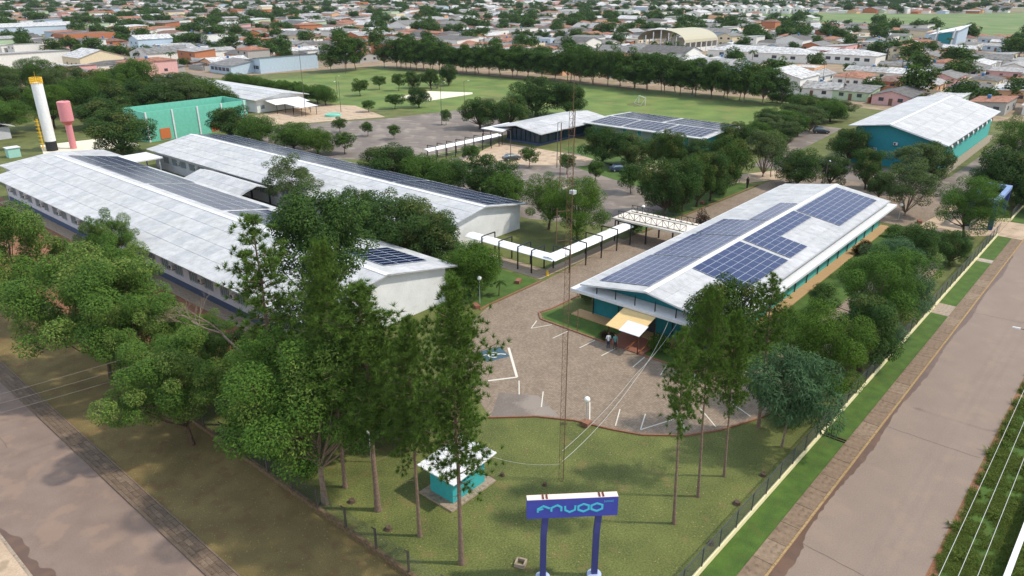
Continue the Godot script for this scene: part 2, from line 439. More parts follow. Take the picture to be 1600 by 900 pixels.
func setting() -> void:
	var lawn := mat("lawn", Color(1, 1, 1), 0.95, surf_tex("lawn", 1024, C("3e471d"), C("74773d"), 0.012, 0.22, 0.32, C("77643f70"), 0.68, 0.016, C("938a52"), 0.94), 42.0)
	var dry := mat("dry", Color(1, 1, 1), 0.95, surf_tex("dry", 1024, C("5c4f2d"), C("857346"), 0.010, 0.25, 0.35, C("6a4c3080"), 0.62, 0.013, C("9a8455"), 0.92), 30.0)
	var turf := mat("turf", Color(1, 1, 1), 0.95, surf_tex("turf", 512, C("324a12"), C("4f6a20"), 0.02, 0.3, 0.45, C("4b5420a0"), 0.66, 0.03), 14.0)
	var pitch := mat("pitch", Color(1, 1, 1), 0.95, surf_tex("pitch", 1024, C("4a6026"), C("70803a"), 0.010, 0.2, 0.6, C("74743cb0"), 0.6, 0.010), 120.0)
	var meadow := mat("meadow", Color(1, 1, 1), 0.95, surf_tex("meadow", 512, C("4d6630"), C("6c7c46"), 0.012, 0.15, 0.6, C("8a8058a0"), 0.64, 0.02), 300.0)
	var soil := mat("soil", Color(1, 1, 1), 0.95, surf_tex("soil", 512, C("7d6753"), C("a58d74"), 0.02, 0.2, 0.5, C("6d7048b0"), 0.56, 0.02), 60.0)
	var clay := mat("clay", Color(1, 1, 1), 0.95, surf_tex("clay", 512, C("6d4630"), C("97694c"), 0.02, 0.2, 0.5, C("6b6238c0"), 0.60, 0.02), 20.0)
	var tar := mat("tar", Color(1, 1, 1), 0.9, surf_tex("tar", 1024, C("7b6a5e"), C("8a786b"), 0.007, 0.3, 0.3, C("8e7a6a70"), 0.62, 0.008), 36.0)
	var tar2 := mat("tar2", Color(1, 1, 1), 0.9, surf_tex("tar2", 1024, C("725f55"), C("857266"), 0.008, 0.3, 0.45, C("8d766590"), 0.58, 0.009), 30.0)
	var court := mat("court", Color(1, 1, 1), 0.9, surf_tex("court", 512, C("665b54"), C("7f746b"), 0.010, 0.2, 0.6, C("94887ca0"), 0.60, 0.012), 34.0)
	var conc := mat("conc", Color(1, 1, 1), 0.9, surf_tex("conc", 512, C("8f8376"), C("b5a99b"), 0.02, 0.25, 0.5, C("7c6e60b0"), 0.62, 0.02), 9.0)
	var earth := mat("earth_path", Color(1, 1, 1), 0.95, surf_tex("earth_path", 512, C("a18a73"), C("c2ab92"), 0.015, 0.2, 0.5, C("8d7a64b0"), 0.62, 0.02), 24.0)
	var sand := mat("sand", Color(1, 1, 1), 0.95, surf_tex("sand", 256, C("cfc4ac"), C("e6dcc6"), 0.02, 0.2, 0.5), 12.0)
	mat("paver", Color(1, 1, 1), 0.9, paver_tex(), 26.0)
	mat("conc_slab", C("f0e8de"), 0.9, texs["conc"], 3.5)
	mat("kerb_red", C("d9a58e"), 0.9, texs["conc"], 2.5)
	mat("kerb_yellow", C("f2d9a6"), 0.9, texs["conc"], 2.5)
	mat("white_line", C("cdc7ba"), 0.8)

	sheet("ground", [[-400, -3000], [3800, -3000], [3800, 4200], [-400, 4200]], -0.03, soil)
	sheet("lawn", [[24.2, wall_b(24)], [250, wall_b(250)], [250, 90], [235, 285], [150, 300], [40, 300], [24.2, 300]], -0.008, lawn)
	sheet("verge_dry", [[16.7, 20], [24.1, 20], [24.1, 220], [16.7, 220]], -0.004, dry)
	sheet("verge_turf", strip(0.15, 2.0, 20, 131), 0.0, turf)
	sheet("verge_turf", strip(0.15, 2.0, 141, 250), 0.0, turf)
	sheet("football_field", [[147, 192], [170, 130], [184, 112], [200, 84], [246, 84], [240, 180], [230, 276], [160, 276], [150, 230]], -0.002, pitch)
	sheet("pasture", [[640, -200], [640, 90], [755, 245], [960, 470], [1040, 470], [1120, 250], [1300, 150], [1300, -200]], -0.015, meadow)
	sheet("service_yard", [[26, 64], [37.5, 62], [38.6, 156], [26, 156]], -0.004, clay)
	sheet("water_tower_yard", [[57, 188], [77, 184], [77, 199], [61, 202]], 0.0, sand)
	# right-hand street
	sheet("road", strip(3.45, 11.3, -20, 700), -0.012, tar)
	sheet("road_shoulder", strip(11.3, 11.9, 0, 400), -0.006, clay)
	var s := MB.new()
	s.poly(strip(3.4, 3.6, 0, 131), -0.1, 0.04)
	# left-hand street
	sheet("road", [[8.05, -60], [15.45, -60], [15.45, 500], [8.05, 500]], -0.016, tar2)
	sheet("pavement", [[5.5, -60], [7.85, -60], [7.85, 400], [5.5, 400]], 0.06, earth, 0.1)
	var kl := MB.new()
	kl.poly([[7.85, 20], [8.05, 20], [8.05, 200], [7.85, 200]], -0.1, 0.08)
	struct("kerb", kl, mats.conc_slab)
	# parking court of small hexagonal pavers, and the drive between the blocks
	var lot := [[41.8, 38.2], [44.6, 35.2], [46.3, 32.2], [47.2, 29], [48.2, 26.5], [50.5, 23.6], [53.4, 21.6], [57, 20], [62, 18.4], [68, 17.4], [112, 16.6], [112, 22], [68, 23.4], [63.4, 25], [61.3, 31], [61.2, 40], [61.4, 47.8], [62.6, 49.0], [64.5, 48.5], [127, 47.2], [127, 24], [152, 22], [152, 53.4], [137, 54], [94, 56.2], [70.5, 55], [60, 55], [55, 53.4], [50, 50], [45.6, 45.4]]
	sheet("parking_court", lot, 0.0, mats.paver)
	sheet("tar_patch", [[41.9, 38.3], [44.8, 35.3], [45.9, 33.4], [47.6, 37.4], [45.6, 40.6]], 0.004, court)
	var kb := MB.new()
	var arc := [[44.6, 35.2], [46.3, 32.2], [47.2, 29], [48.2, 26.5], [50.5, 23.6], [53.4, 21.6], [57, 20], [62, 18.4], [68, 17.4], [90, 17]]
	kerb_run("kerb_red", [[41.6, 38.4]] + arc, mats.kerb_red, "low red painted kerb curving round the paved parking court")
	kerb_run("kerb_red", [[61.2, 24.5], [61.1, 31], [61.0, 40], [61.2, 47.9], [62.5, 49.2], [64.5, 48.7], [126, 47.4]], mats.kerb_red, "red kerb along the grass strip round the teal solar block")
	kerb_run("kerb_red", [[58.5, 55.0], [60, 55.2], [70.5, 55.2]], mats.kerb_red, "short worn red kerb beside the lawn of the round bush")
	kerb_run("kerb_red", [[97, 56.0], [110, 55.2], [137, 54.3]], mats.kerb_red, "red kerb along the lawn under the avenue of round trees")
	# courts, paths
	sheet("asphalt_court", [[92, 168], [112, 182], [140, 168], [172, 161], [152, 128], [134, 122], [108, 122], [96, 138]], 0.0, court)
	sheet("car_park", [[91, 116], [134, 116], [138, 92], [128, 60], [97, 60], [91, 74]], 0.0, court)
	sheet("earth_path", [[112, 112], [136, 120], [136, 64], [152, 56], [146, 52], [131, 60], [128, 90]], 0.004, earth)
	sheet("earth_path", [[103, 182], [112, 200], [144, 206], [150, 194], [142, 170], [112, 183]], 0.004, earth)
	sheet("asphalt_yard", [[152, 20], [222, 21], [222, 26], [168, 27.5], [168, 60], [210, 62], [210, 70], [152, 62]], 0.002, court)
	sheet("entrance_drive", [[127, 17.5], [131.2, 13.4], [140.5, 13.2], [146, 22], [128, 24]], 0.006, earth)
	sheet("entrance_drive", strip(0.0, 3.5, 131.2, 140.8), 0.006, earth)
	sheet("sand_court", [[172, 198], [189, 202], [197, 187], [194, 184], [173, 184], [171, 192]], 0.002, sand)
	sheet("grass_island", [[96.5, 55.6], [136.5, 53.9], [136.5, 58], [98, 61.0]], 0.010, turf)
	sheet("grass_island", [[64.9, 48.3], [66.0, 45.2], [66.0, 24], [63.6, 25], [61.6, 31], [61.5, 40], [61.7, 47.6], [62.6, 48.7]], 0.004, turf)
	sheet("grass_island", [[66.0, 23.8], [112, 22.2], [127, 23], [127, 27], [66, 28]], 0.004, turf)
	sheet("grass_island", [[112, 16.5], [127, 15.6], [127, 22.5], [119, 23], [112, 22]], 0.008, turf)
	sheet("grass_island", [[58.8, 55.6], [70.4, 55.6], [70.4, 69], [60.2, 69]], 0.004, turf)
	sheet("grass_island", [[132, 84], [140, 104], [146, 102], [140, 82]], 0.008, turf)
	sheet("grass_island", [[118, 62], [130, 62], [134, 88], [126, 90]], 0.008, turf)
	sheet("pebble_path", [[71, 53.9 + 1.8], [71, 69], [74.2, 69], [74.2, 57.4], [92, 57.4], [92, 55.7]], 0.010, mats.conc_slab)
	# pavement slabs and kerb stones of the right-hand street
	var walk := mat("walk", C("c2b09e"), 0.9, texs["conc"], 5.0); var walk2 := mat("walk_pale", C("d0c0ae"), 0.9, texs["conc"], 5.0)
	var slab := thing("pavement", "", "", Vector3.ZERO)
	tag(slab, "", "", "", "structure")
	rng.seed = 5
	var a := 30.0
	while a < 131.0:
		var l := rand(2.2, 2.8)
		if a + l > 131: l = 131.0 - a
		var m := MB.new()
		var g := 0.02
		var lift := rand(-0.008, 0.008)
		m.poly(strip(2.03, 3.38, a + g, a + l - g), -0.08, 0.05 + lift)
		obj("slab", m, walk if rng.randf() < 0.85 else walk2, slab)
		a += l
	var ks := thing("kerb", "", "", Vector3.ZERO)
	tag(ks, "", "", "", "structure")
	a = 30.0
	while a < 131.0:
		var m := MB.new()
		m.poly(strip(3.40, 3.56, a + 0.012, a + 1.488), -0.1, 0.07 + rand(-0.008, 0.008))
		obj("kerb_stone", m, mats.kerb_yellow, ks)
		a += 1.5
	sheet("pavement_far", strip(2.0, 3.4, 141, 260), 0.05, conc, 0.1)
	sheet("footpath", strip(0.1, 2.03, 92.8, 96.6), 0.012, mats.conc_slab)
	sheet("footpath", strip(0.1, 2.03, 116.4, 118.0), 0.012, conc)
	# drain gap across the verge, with two timbers
	var dr := thing("timber_drain", "pair of weathered timbers across the grass verge by the low wall", "drain", V(58.6, 0, 13.7))
	for k in 2:
		var m := MB.new()
		m.box(Vector3(-0.18 + 0.36 * k, 0.05, 0), Vector3(0.09, 0.1, 1.9))
		obj("plank", m, mat("timber", C("6a5844"), 0.9, texs["bark"], 1.0), dr)
	# paving band of the left-hand street: two rows of slabs and a kerb
	var band := thing("pavement", "", "", Vector3.ZERO)
	tag(band, "", "", "", "structure")
	var tones := [mat("band_a", C("a8998c"), 0.95, texs["conc"], 3.0), mat("band_b", C("9c8d81"), 0.95, texs["conc"], 3.0), mat("band_c", C("b8a99b"), 0.95, texs["conc"], 3.0)]
	var b := 34.0
	while b < 100.0:
		for k in 3:
			var m := MB.new()
			m.poly([[15.72 + k * 0.36, b + 0.012], [15.72 + k * 0.36 + 0.345, b + 0.012], [15.72 + k * 0.36 + 0.345, b + 0.888], [15.72 + k * 0.36, b + 0.888]], -0.05, 0.08 + rand(-0.012, 0.012))
			obj("slab", m, tones[[0, 0, 0, 1, 1, 2][rng.randi() % 6]], band)
		b += 0.9
	var k2 := MB.new()
	k2.poly([[15.45, 20], [15.70, 20], [15.70, 200], [15.45, 200]], -0.1, 0.1)
	struct("kerb", k2, tones[0])
	var k3 := MB.new()
	k3.poly([[16.81, 20], [16.93, 20], [16.93, 200], [16.81, 200]], -0.1, 0.09)
	struct("kerb", k3, tones[2])
	sheet("pavement_far", [[15.72, 100], [16.79, 100], [16.79, 200], [15.72, 200]], 0.08, tones[0], 0.1)
	# wet gutters
	var wet := mat("wet", C("c6b09a"), 0.35, texs["tar2"], 20.0)
	rng.seed = 8
	var o := []
	var back := []
	a = 36.0
	while a < 122.0:
		o.append([a, wall_b(a) - 3.57])
		var w := 0.34 + 0.16 * sin(a * 0.35) + rand(-0.07, 0.07) + (0.3 if a < 44 else 0.0)
		back.push_front([a, wall_b(a) - 3.6 - maxf(0.12, w)])
		a += 0.45
	sheet("gutter_water", o + back, -0.007, wet)
	o = [[8.06, 56.8], [8.06, 44]]
	for k in 42:
		var y := 44.0 + k * 0.3
		o.append([8.12 + (0.75 + 0.3 * sin(y * 1.1) + 0.14 * sin(y * 3.7) + rand(-0.05, 0.05)) * clampf((56.8 - y) / 6.0, 0.0, 1.0), y])
	sheet("puddle", o, -0.011, wet)
	# tar seams and cracks on both roads, worn earth in the goal mouths
	var seam := mat("seam", C("5e5047"), 0.9)
	for q in [[63.4, 0.0], [96.0, 0.5], [44.0, -0.6]]:
		var m := MB.new()
		var pts := []; var bk := []
		for k in 13:
			var of := 3.9 + k * 0.6
			var x: float = q[0] + q[1] * k * 0.1 + rand(-0.05, 0.05)
			pts.append([x, wall_b(x) - of]); bk.push_front([x + 0.05, wall_b(x) - of])
		m.poly(pts + bk, -0.004, -0.004)
		struct("road_seam", m, seam)
	for q in [[12.0, 66.0, 80.0]]:
		var m := MB.new()
		var pts := []; var bk := []
		for k in 17:
			var y := lerpf(q[1], q[2], k / 16.0); var x: float = q[0] + sin(k * 0.9) * 0.12 + rand(-0.05, 0.05)
			pts.append([x, y]); bk.push_front([x + 0.035, y])
		m.poly(pts + bk, -0.008, -0.008)
		struct("road_seam", m, seam)
	for q in [[159.5, 250.5, 5.0], [210.5, 126.5, 5.5], [190, 170, 7.0], [205, 150, 5.0]]:
		var pts := []
		for k in 14:
			var r: float = q[2] * rand(0.5, 1.0)
			pts.append([q[0] + cos(TAU * k / 14.0) * r, q[1] + sin(TAU * k / 14.0) * r * 0.8])
		sheet("worn_turf", pts, 0.001, mats.lawn)
	# painted parking marks
	var line := func(p: Array, q: Array, w: float):
		var d := Vector2(q[0] - p[0], q[1] - p[1]).normalized()
		var nn := Vector2(-d.y, d.x) * w / 2.0
		var m := MB.new()
		m.poly([[p[0] + nn.x, p[1] + nn.y], [q[0] + nn.x, q[1] + nn.y], [q[0] - nn.x, q[1] - nn.y], [p[0] - nn.x, p[1] - nn.y]], 0.008, 0.008)
		struct("parking_line", m, mats.white_line)
	for q in [[46.6, 38.9, 48.6, 40.6], [46.2, 35.9, 48.5, 37.5], [47.2, 31.2, 49.8, 33.0], [48.0, 29.0, 50.6, 30.2], [48.9, 27.0, 51.4, 28.0], [48.9, 27.0, 52.3, 25.6], [51.2, 23.8, 53.8, 26.2], [53.6, 22.2, 55.6, 24.8], [57.2, 20.6, 58.4, 23.2],
		[58.6, 47.2, 60.6, 48.0], [58.6, 47.2, 60.9, 46.0], [58.2, 43.8, 60.8, 43.6], [58.2, 40.2, 60.8, 40.0], [58.2, 37.4, 60.8, 37.2], [58.3, 33.6, 60.9, 33.8], [58.6, 30.6, 61, 31.2], [59.6, 27.4, 62, 28.6]]:
		line.call([q[0], q[1]], [q[2], q[3]], 0.10)
	line.call([53.3, 46.0], [49.0, 41.2], 0.26)
	line.call([49.0, 41.2], [46.6, 42.9], 0.22)
	sheet("accessible_bay", [[50.2, 47.9], [52.9, 46.9], [51.9, 44.6], [49.4, 45.6]], 0.006, mat("bay_blue", C("5f93bd"), 0.8, texs["conc"], 2.0))
	var ring := MB.new()
	var cx := 51.0; var cz := 46.1
	for k in 13: # wheelchair mark: wheel, back, seat and leg
		var t0 := -0.4 + k * 0.38; var t1 := t0 + 0.38
		ring.poly([[cx + cos(t0) * 0.62, cz + sin(t0) * 0.62], [cx + cos(t1) * 0.62, cz + sin(t1) * 0.62], [cx + cos(t1) * 0.48, cz + sin(t1) * 0.48], [cx + cos(t0) * 0.48, cz + sin(t0) * 0.48]], 0.012, 0.012)
	for q in [[50.3, 46.9, 51.0, 46.2], [51.0, 46.2, 51.7, 45.7], [51.7, 45.7, 51.95, 45.2]]:
		var d := Vector2(q[2] - q[0], q[3] - q[1]).normalized() * 0.09
		ring.poly([[q[0] - d.y, q[1] + d.x], [q[2] - d.y, q[3] + d.x], [q[2] + d.y, q[3] - d.x], [q[0] + d.y, q[1] - d.x]], 0.016, 0.016)
	struct("wheelchair_marking", ring, mats.white_line)
	for k in 14: # faded bays on the far car park
		line.call([124.0 - k * 1.9, 110 - k * 3.2], [121.0 - k * 1.9, 111.5 - k * 3.2], 0.12)
	for k in 12:
		line.call([100 + k * 3.2, 118.5], [100 + k * 3.2, 123.5 - k * 0.2], 0.12)
	# fallen leaves on the verge and under the pines
	var mm := MultiMesh.new()
	mm.transform_format = MultiMesh.TRANSFORM_3D
	var fl := MB.new()
	fl.tri(Vector3(-0.05, 0, 0), Vector3(0, 0.02, 0.12), Vector3(0.05, 0, 0)); fl.tri(Vector3(-0.05, 0, 0), Vector3(0.05, 0, 0), Vector3(0, 0.015, -0.12))
	mm.mesh = fl.mesh(mat("dead_leaf", C("9c875c"), 0.9))
	rng.seed = 9
	mm.instance_count = 2600
	for i in 2600:
		var x := rand(17, 24) if i % 2 else rand(24.5, 46)
		var y := rand(28, 95) if i % 2 else rand(16, 60)
		mm.set_instance_transform(i, Transform3D(Basis(Vector3.UP, rng.randf() * TAU).scaled(Vector3.ONE * rand(0.3, 0.7)), V(x, 0.0, y)))
	var fallen := MultiMeshInstance3D.new()
	fallen.multimesh = mm
	fallen.name = "fallen_leaves"
	add_child(fallen)
	tag(fallen, "pale dry leaves fallen on the grass and verge", "leaves", "", "stuff")

func kerb_run(called: String, pts: Array, m: Material, label: String) -> void:
	var k := thing("kerb", label, "kerb", Vector3.ZERO)
	tag(k, "", "", "", "structure")
	for i in pts.size() - 1:
		var p := Vector2(pts[i][0], pts[i][1]); var q := Vector2(pts[i + 1][0], pts[i + 1][1])
		var l := (q - p).length()
		var n := int(maxf(1, roundf(l / 1.6)))
		var d := (q - p) / n
		var s := Vector2(-d.y, d.x).normalized() * 0.08
		var g := d.normalized() * 0.008
		for j in n:
			var e := p + d * j + g; var f := p + d * (j + 1) - g
			var st := MB.new()
			st.poly([[e.x + s.x, e.y + s.y], [f.x + s.x, f.y + s.y], [f.x - s.x, f.y - s.y], [e.x - s.x, e.y - s.y]], -0.1, 0.13)
			obj("kerb_stone", st, m, k)

func fences() -> void:
	var cap := mat("wall_cream", C("e9dcae"), 0.9, texs["grain"], 2.0)
	var moss := mat("wall_moss", C("ab9c7c"), 0.95, texs["bark"], 2.2)
	var steel := mat("fence_steel", C("4e5354"), 0.6, null, 1.0, 0.4)
	var concpost := mat("post_grey", C("7d7a76"), 0.9, texs["conc"], 1.5)
	# chain-link panel 2.5 m long and 1.5 m high, wires woven as thin crossing strips
	var net := MB.new()
	var k := -1.5
	while k < 2.5:
		for s in [0, 1]:
			var x0 := k; var x1 := k + 1.5
			var y0 := 0.0; var y1 := 1.5
			if x0 < 0: y0 = -x0; x0 = 0.0
			if x1 > 2.5: y1 = 1.5 - (x1 - 2.5); x1 = 2.5
			if s == 1: y0 = 1.5 - y0; y1 = 1.5 - y1
			net.tri(Vector3(x0, y0 - 0.012, 0), Vector3(x0, y0 + 0.012, 0), Vector3(x1, y1 + 0.012, 0)); net.tri(Vector3(x0, y0 - 0.012, 0), Vector3(x1, y1 + 0.012, 0), Vector3(x1, y1 - 0.012, 0))
		k += 0.11
	var netm := net.mesh(mat("wire", C("5b6261"), 0.6, null, 1.0, 0.3))
	var rail := MB.new(); rail.box(Vector3(1.25, 1.5, 0), Vector3(2.5, 0.05, 0.05))
	var railm := rail.mesh(steel)
	var post := MB.new(); post.box(Vector3(0, 0.78, 0), Vector3(0.07, 1.56, 0.07))
	var postm := post.mesh(steel)
	var t := thing("chain_link_fence", "grey chain link fence on low cream wall beside the straight grass verge", "fence", Vector3.ZERO)
	var w := MB.new()
	w.poly(strip(0.0, 0.14, 24, 131), -0.1, 0.42)
	obj("wall", w, cap, t)
	var ang := atan(0.0195)
	var a := 24.5
	while a < 130:
		for q in [["netting", netm], ["rail", railm], ["post", postm]]:
			var o := put(q[0], q[1], t, V(a, 0.42, wall_b(a) - 0.07))
			o.rotation.y = -ang
		a += 2.5
	t = thing("chain_link_fence", "short chain link fence on cream wall past the entrance drive", "fence", Vector3.ZERO)
	w = MB.new()
	w.poly(strip(0.0, 0.14, 141.5, 200), -0.1, 0.42)
	w.poly([[139.6, 14.9], [141.4, 13.05], [141.6, 13.2], [139.8, 15.1]], -0.1, 0.38)
	obj("wall", w, cap, t)
	a = 141.5
	while a < 198:
		for q in [["netting", netm], ["rail", railm], ["post", postm]]:
			var o := put(q[0], q[1], t, V(a, 0.42, wall_b(a) - 0.07))
			o.rotation.y = -ang
		a += 2.5
	# left-hand street: mossy low wall with split concrete posts and sagging wire
	t = thing("wire_fence", "wire fence with concrete posts on mossy low wall beside dry verge", "fence", Vector3.ZERO)
	w = MB.new()
	w.poly([[24.0, 15.4], [24.28, 15.4], [24.28, 160], [24.0, 160]], -0.1, 0.38)
	obj("wall", w, moss, t)
	var b := 26.2
	var cp := MB.new()
	cp.box(Vector3(0, 0.85, 0), Vector3(0.12, 1.7, 0.12)); cp.bar(Vector3(0, 1.65, 0), Vector3(-0.25, 2.0, 0), 0.09)
	var cpm := cp.mesh(concpost)
	while b < 155:
		put("post", cpm, t, V(24.14, 0.36, b)).rotation.y = sin(b) * 0.1
		b += 3.3
	b = 26.2
	while b < 152:
		var ws := MB.new()
		for j in 9:
			var y := 0.5 + j * 0.18
			ws.tube([V(24.14, y, b), V(24.14, y - 0.03, b + 1.65), V(24.14, y, b + 3.3)], [0.008, 0.008, 0.008], 3)
		for j in 22:
			ws.tube([V(24.14, 0.42, b + j * 0.15), V(24.14, 1.9, b + j * 0.15)], [0.004, 0.004], 3)
		obj("wire_panel", ws, mats.wire, t)
		b += 3.3

# ---------------------------------------------------------------- buildings
# s runs across the ridge, t along it; along_b says which world axis t is
func at_st(along_b: bool, s: float, t: float, y: float) -> Vector3:
	return V(s, y, t) if along_b else V(t, y, s)

# wall in the plane s = s0 from t0 to t1 with openings [t, width, sill, head]; windows become parts with panes as sub-parts
func long_wall(parent: Node3D, along_b: bool, s0: float, inward: float, t0: float, t1: float, h: float, m: Material, openings: Array, frame: Material, pane: Material, thick := 0.2) -> void:
	var w := MB.new()
	var cut := func(u0: float, u1: float, y0: float, y1: float):
		if u1 - u0 < 0.01 or y1 - y0 < 0.01: return
		var p := at_st(along_b, s0, u0, y0); var q := at_st(along_b, s0 + inward * thick, u1, y1)
		w.box((p + q) / 2.0, (q - p).abs())
	if openings.is_empty():
		cut.call(t0, t1, -0.2, h)
	else:
		var lo: float = openings[0][2]; var hi: float = openings[0][3]
		cut.call(t0, t1, -0.2, lo); cut.call(t0, t1, hi, h)
		var u := t0
		for o in openings:
			cut.call(u, o[0], lo, hi)
			u = o[0] + o[1]
		cut.call(u, t1, lo, hi)
	obj("wall", w, m, parent)
	for o in openings:
		var f := MB.new(); var g := MB.new()
		var sw := s0 + inward * thick * 0.6
		for e in [[o[0], o[0] + o[1], o[2], o[2] + 0.06], [o[0], o[0] + o[1], o[3] - 0.06, o[3]]]:
			f.box((at_st(along_b, sw - 0.03, e[0], e[2]) + at_st(along_b, sw + 0.03, e[1], e[3])) / 2.0, (at_st(along_b, sw + 0.03, e[1], e[3]) - at_st(along_b, sw - 0.03, e[0], e[2])).abs())
		var n := int(maxf(2, roundf(o[1] / 0.5)))
		for k in n + 1:
			var u: float = o[0] + 0.03 + (o[1] - 0.06) * k / n
			f.box(at_st(along_b, sw, u, (o[2] + o[3]) / 2.0), (at_st(along_b, 0.05, 0.06, o[3] - o[2] - 0.12)).abs())
		var fr := obj("window", f, frame, parent)
		g.box(at_st(along_b, sw + inward * 0.04, o[0] + o[1] / 2.0, (o[2] + o[3]) / 2.0), (at_st(along_b, 0.012, o[1], o[3] - o[2])).abs())
		obj("pane", g, pane, fr)

# gable roof: a solid slab under rows of overlapping sheets, each sheet its own sub-part (the farthest ones past the limit are joined)
func sheet_roof(parent: Node3D, along_b: bool, e0: float, ridge: float, e1: float, t0: float, t1: float, he0: float, hr: float, he1: float, sheets: Array, under: Material, sw := 2.2, rows := 4, limit := 300, cap: Material = null) -> void:
	var s := MB.new()
	var T := 0.12
	for q in [[e0, he0, ridge, hr], [ridge, hr, e1, he1]]:
		s.hexa([at_st(along_b, q[0], t0, q[1] - T), at_st(along_b, q[2], t0, q[3] - T), at_st(along_b, q[2], t1, q[3] - T), at_st(along_b, q[0], t1, q[1] - T), at_st(along_b, q[0], t0, q[1]), at_st(along_b, q[2], t0, q[3]), at_st(along_b, q[2], t1, q[3]), at_st(along_b, q[0], t1, q[1])])
	var roof := obj("roof", s, under, parent)
	var rest := MB.new()
	var n := int(roundf((t1 - t0) / sw))
	var made := 0
	var step := (t1 - t0) / n
	for side in 2:
		var ea := e0 if side == 0 else e1
		var ha := he0 if side == 0 else he1
		var lo := at_st(along_b, ea, 0, ha); var hi := at_st(along_b, ridge, 0, hr)
		var up := (hi - lo).normalized(); var l := (hi - lo).length()
		var al := at_st(along_b, 0, 1, 0)
		var nn := up.cross(al)
		if nn.y < 0: nn = -nn
		var bs := Basis(al, nn, al.cross(nn))
		var tilt := Basis(al, (0.012 if bs.z.dot(up) > 0 else -0.012)) * bs
		var rl := l / rows
		var bm := BoxMesh.new()
		bm.size = Vector3(step * 0.992, 0.022, rl * 1.03)
		for i in n:
			for r in rows:
				var c := lo + up * (rl * (r + 0.5)) + al * (t0 + step * (i + 0.5)) + nn * rand(0.026, 0.040)
				if made < limit:
					var o := put("roof_sheet", bm, roof)
					o.transform = Transform3D(tilt, c)
					o.set_surface_override_material(0, sheets[rng.randi() % sheets.size()])
					made += 1
				else:
					rest.box(c, bm.size, tilt)
	if not rest.v.is_empty():
		tag(obj("roof_sheets", rest, sheets[0], roof), "", "", "", "stuff")
	if cap: # ridge capping
		var k := MB.new()
		for d in [-1, 1]:
			var p := at_st(along_b, ridge, t0, hr + 0.09); var q := at_st(along_b, ridge, t1, hr + 0.09)
			var e := at_st(along_b, 0.32 * d, 0, -0.05)
			k.hexa([p - Vector3(0, 0.03, 0), p + e - Vector3(0, 0.03, 0), q + e - Vector3(0, 0.03, 0), q - Vector3(0, 0.03, 0), p, p + e, q + e, q])
		obj("ridge_cap", k, cap, roof)

func gable_wall(parent: Node3D, along_b: bool, t: float, thick: float, s0: float, s1: float, ridge: float, h0: float, hr: float, h1: float, m: Material) -> void:
	var w := MB.new()
	var f := [[s0, -0.2], [s1, -0.2], [s1, h1], [ridge, hr], [s0, h0]]
	var p := []; var q := []
	for e in f:
		p.append(at_st(along_b, e[0], t, e[1])); q.append(at_st(along_b, e[0], t + thick, e[1]))
	for set_ in [p, q]:
		w.tri(set_[0], set_[1], set_[2]); w.tri(set_[0], set_[2], set_[3]); w.tri(set_[0], set_[3], set_[4])
	for i in 5:
		var j := (i + 1) % 5
		w.quad(p[i], p[j], q[j], q[i])
	obj("gable_wall", w, m, parent)

func ac_unit(at: Vector3, turn: float, label: String) -> void:
	var t := thing("air_conditioner", label, "air conditioner", at, turn, "air conditioners on the campus walls")
	var m := MB.new(); m.box(Vector3(0, 0, 0.2), Vector3(0.8, 0.55, 0.32))
	obj("case", m, grainy("ac_white", "d9d7d0", 0.6, 1.0), t)
	var g := MB.new(); g.lathe(Vector3(0, 0, 0), [[0.0, 0.0], [0.2, 0.0], [0.22, 0.02], [0.2, 0.03]], 14)
	var fan := obj("fan_grille", g, mat("dark_metal", C("26282b"), 0.5, null, 1.0, 0.3), t)
	fan.rotation.x = PI / 2; fan.position = Vector3(-0.12, 0, 0.37)
	var k := MB.new(); k.box(Vector3(0, -0.31, 0.18), Vector3(0.9, 0.06, 0.4))
	obj("bracket", k, mats.dark_metal, t)

var panel_mesh := {}
func panel_of(w: float, l: float, cells: String) -> ArrayMesh: # w along the row, l up the slope
	var key := "%.2f %.2f %s" % [w, l, cells]
	if panel_mesh.has(key): return panel_mesh[key]
	var f := MB.new(); var g := MB.new()
	f.box(Vector3(0, 0, 0), Vector3(w, 0.035, l))
	var e := 0.04 if cells == "cells_tall" else 0.02
	g.quad_uv(Vector3(-w / 2 + e, 0.0205, -l / 2 + e), Vector3(w / 2 - e, 0.0205, -l / 2 + e), Vector3(w / 2 - e, 0.0205, l / 2 - e), Vector3(-w / 2 + e, 0.0205, l / 2 - e))
	var m := f.mesh(mat("panel_frame", C("b3bac5"), 0.5))
	panel_mesh[key] = g.mesh(mats[cells], m)
	return panel_mesh[key]

func cell_material(key: String, nx: int, ny: int, base: Color, rough: float) -> void:
	var im := Image.create(nx * 16, ny * 16, false, Image.FORMAT_RGB8)
	rng.seed = hash(key)
	for y in ny:
		for x in nx:
			var k := rand(0.86, 1.12)
			im.fill_rect(Rect2i(x * 16, y * 16, 16, 16), Color(0.25, 0.30, 0.42))
			im.fill_rect(Rect2i(x * 16 + 1, y * 16 + 1, 15, 15), Color(base.r * k, base.g * k, base.b * k))
			for j in 3: im.fill_rect(Rect2i(x * 16 + 4 + j * 4, y * 16, 1, 16), Color(base.r * 1.4, base.g * 1.4, base.b * 1.35))
	var m := StandardMaterial3D.new()
	m.albedo_texture = ImageTexture.create_from_image(im)
	m.roughness = rough
	m.metallic_specular = 0.32 if nx > ny else 0.12
	m.cull_mode = BaseMaterial3D.CULL_DISABLED
	mats[key] = m

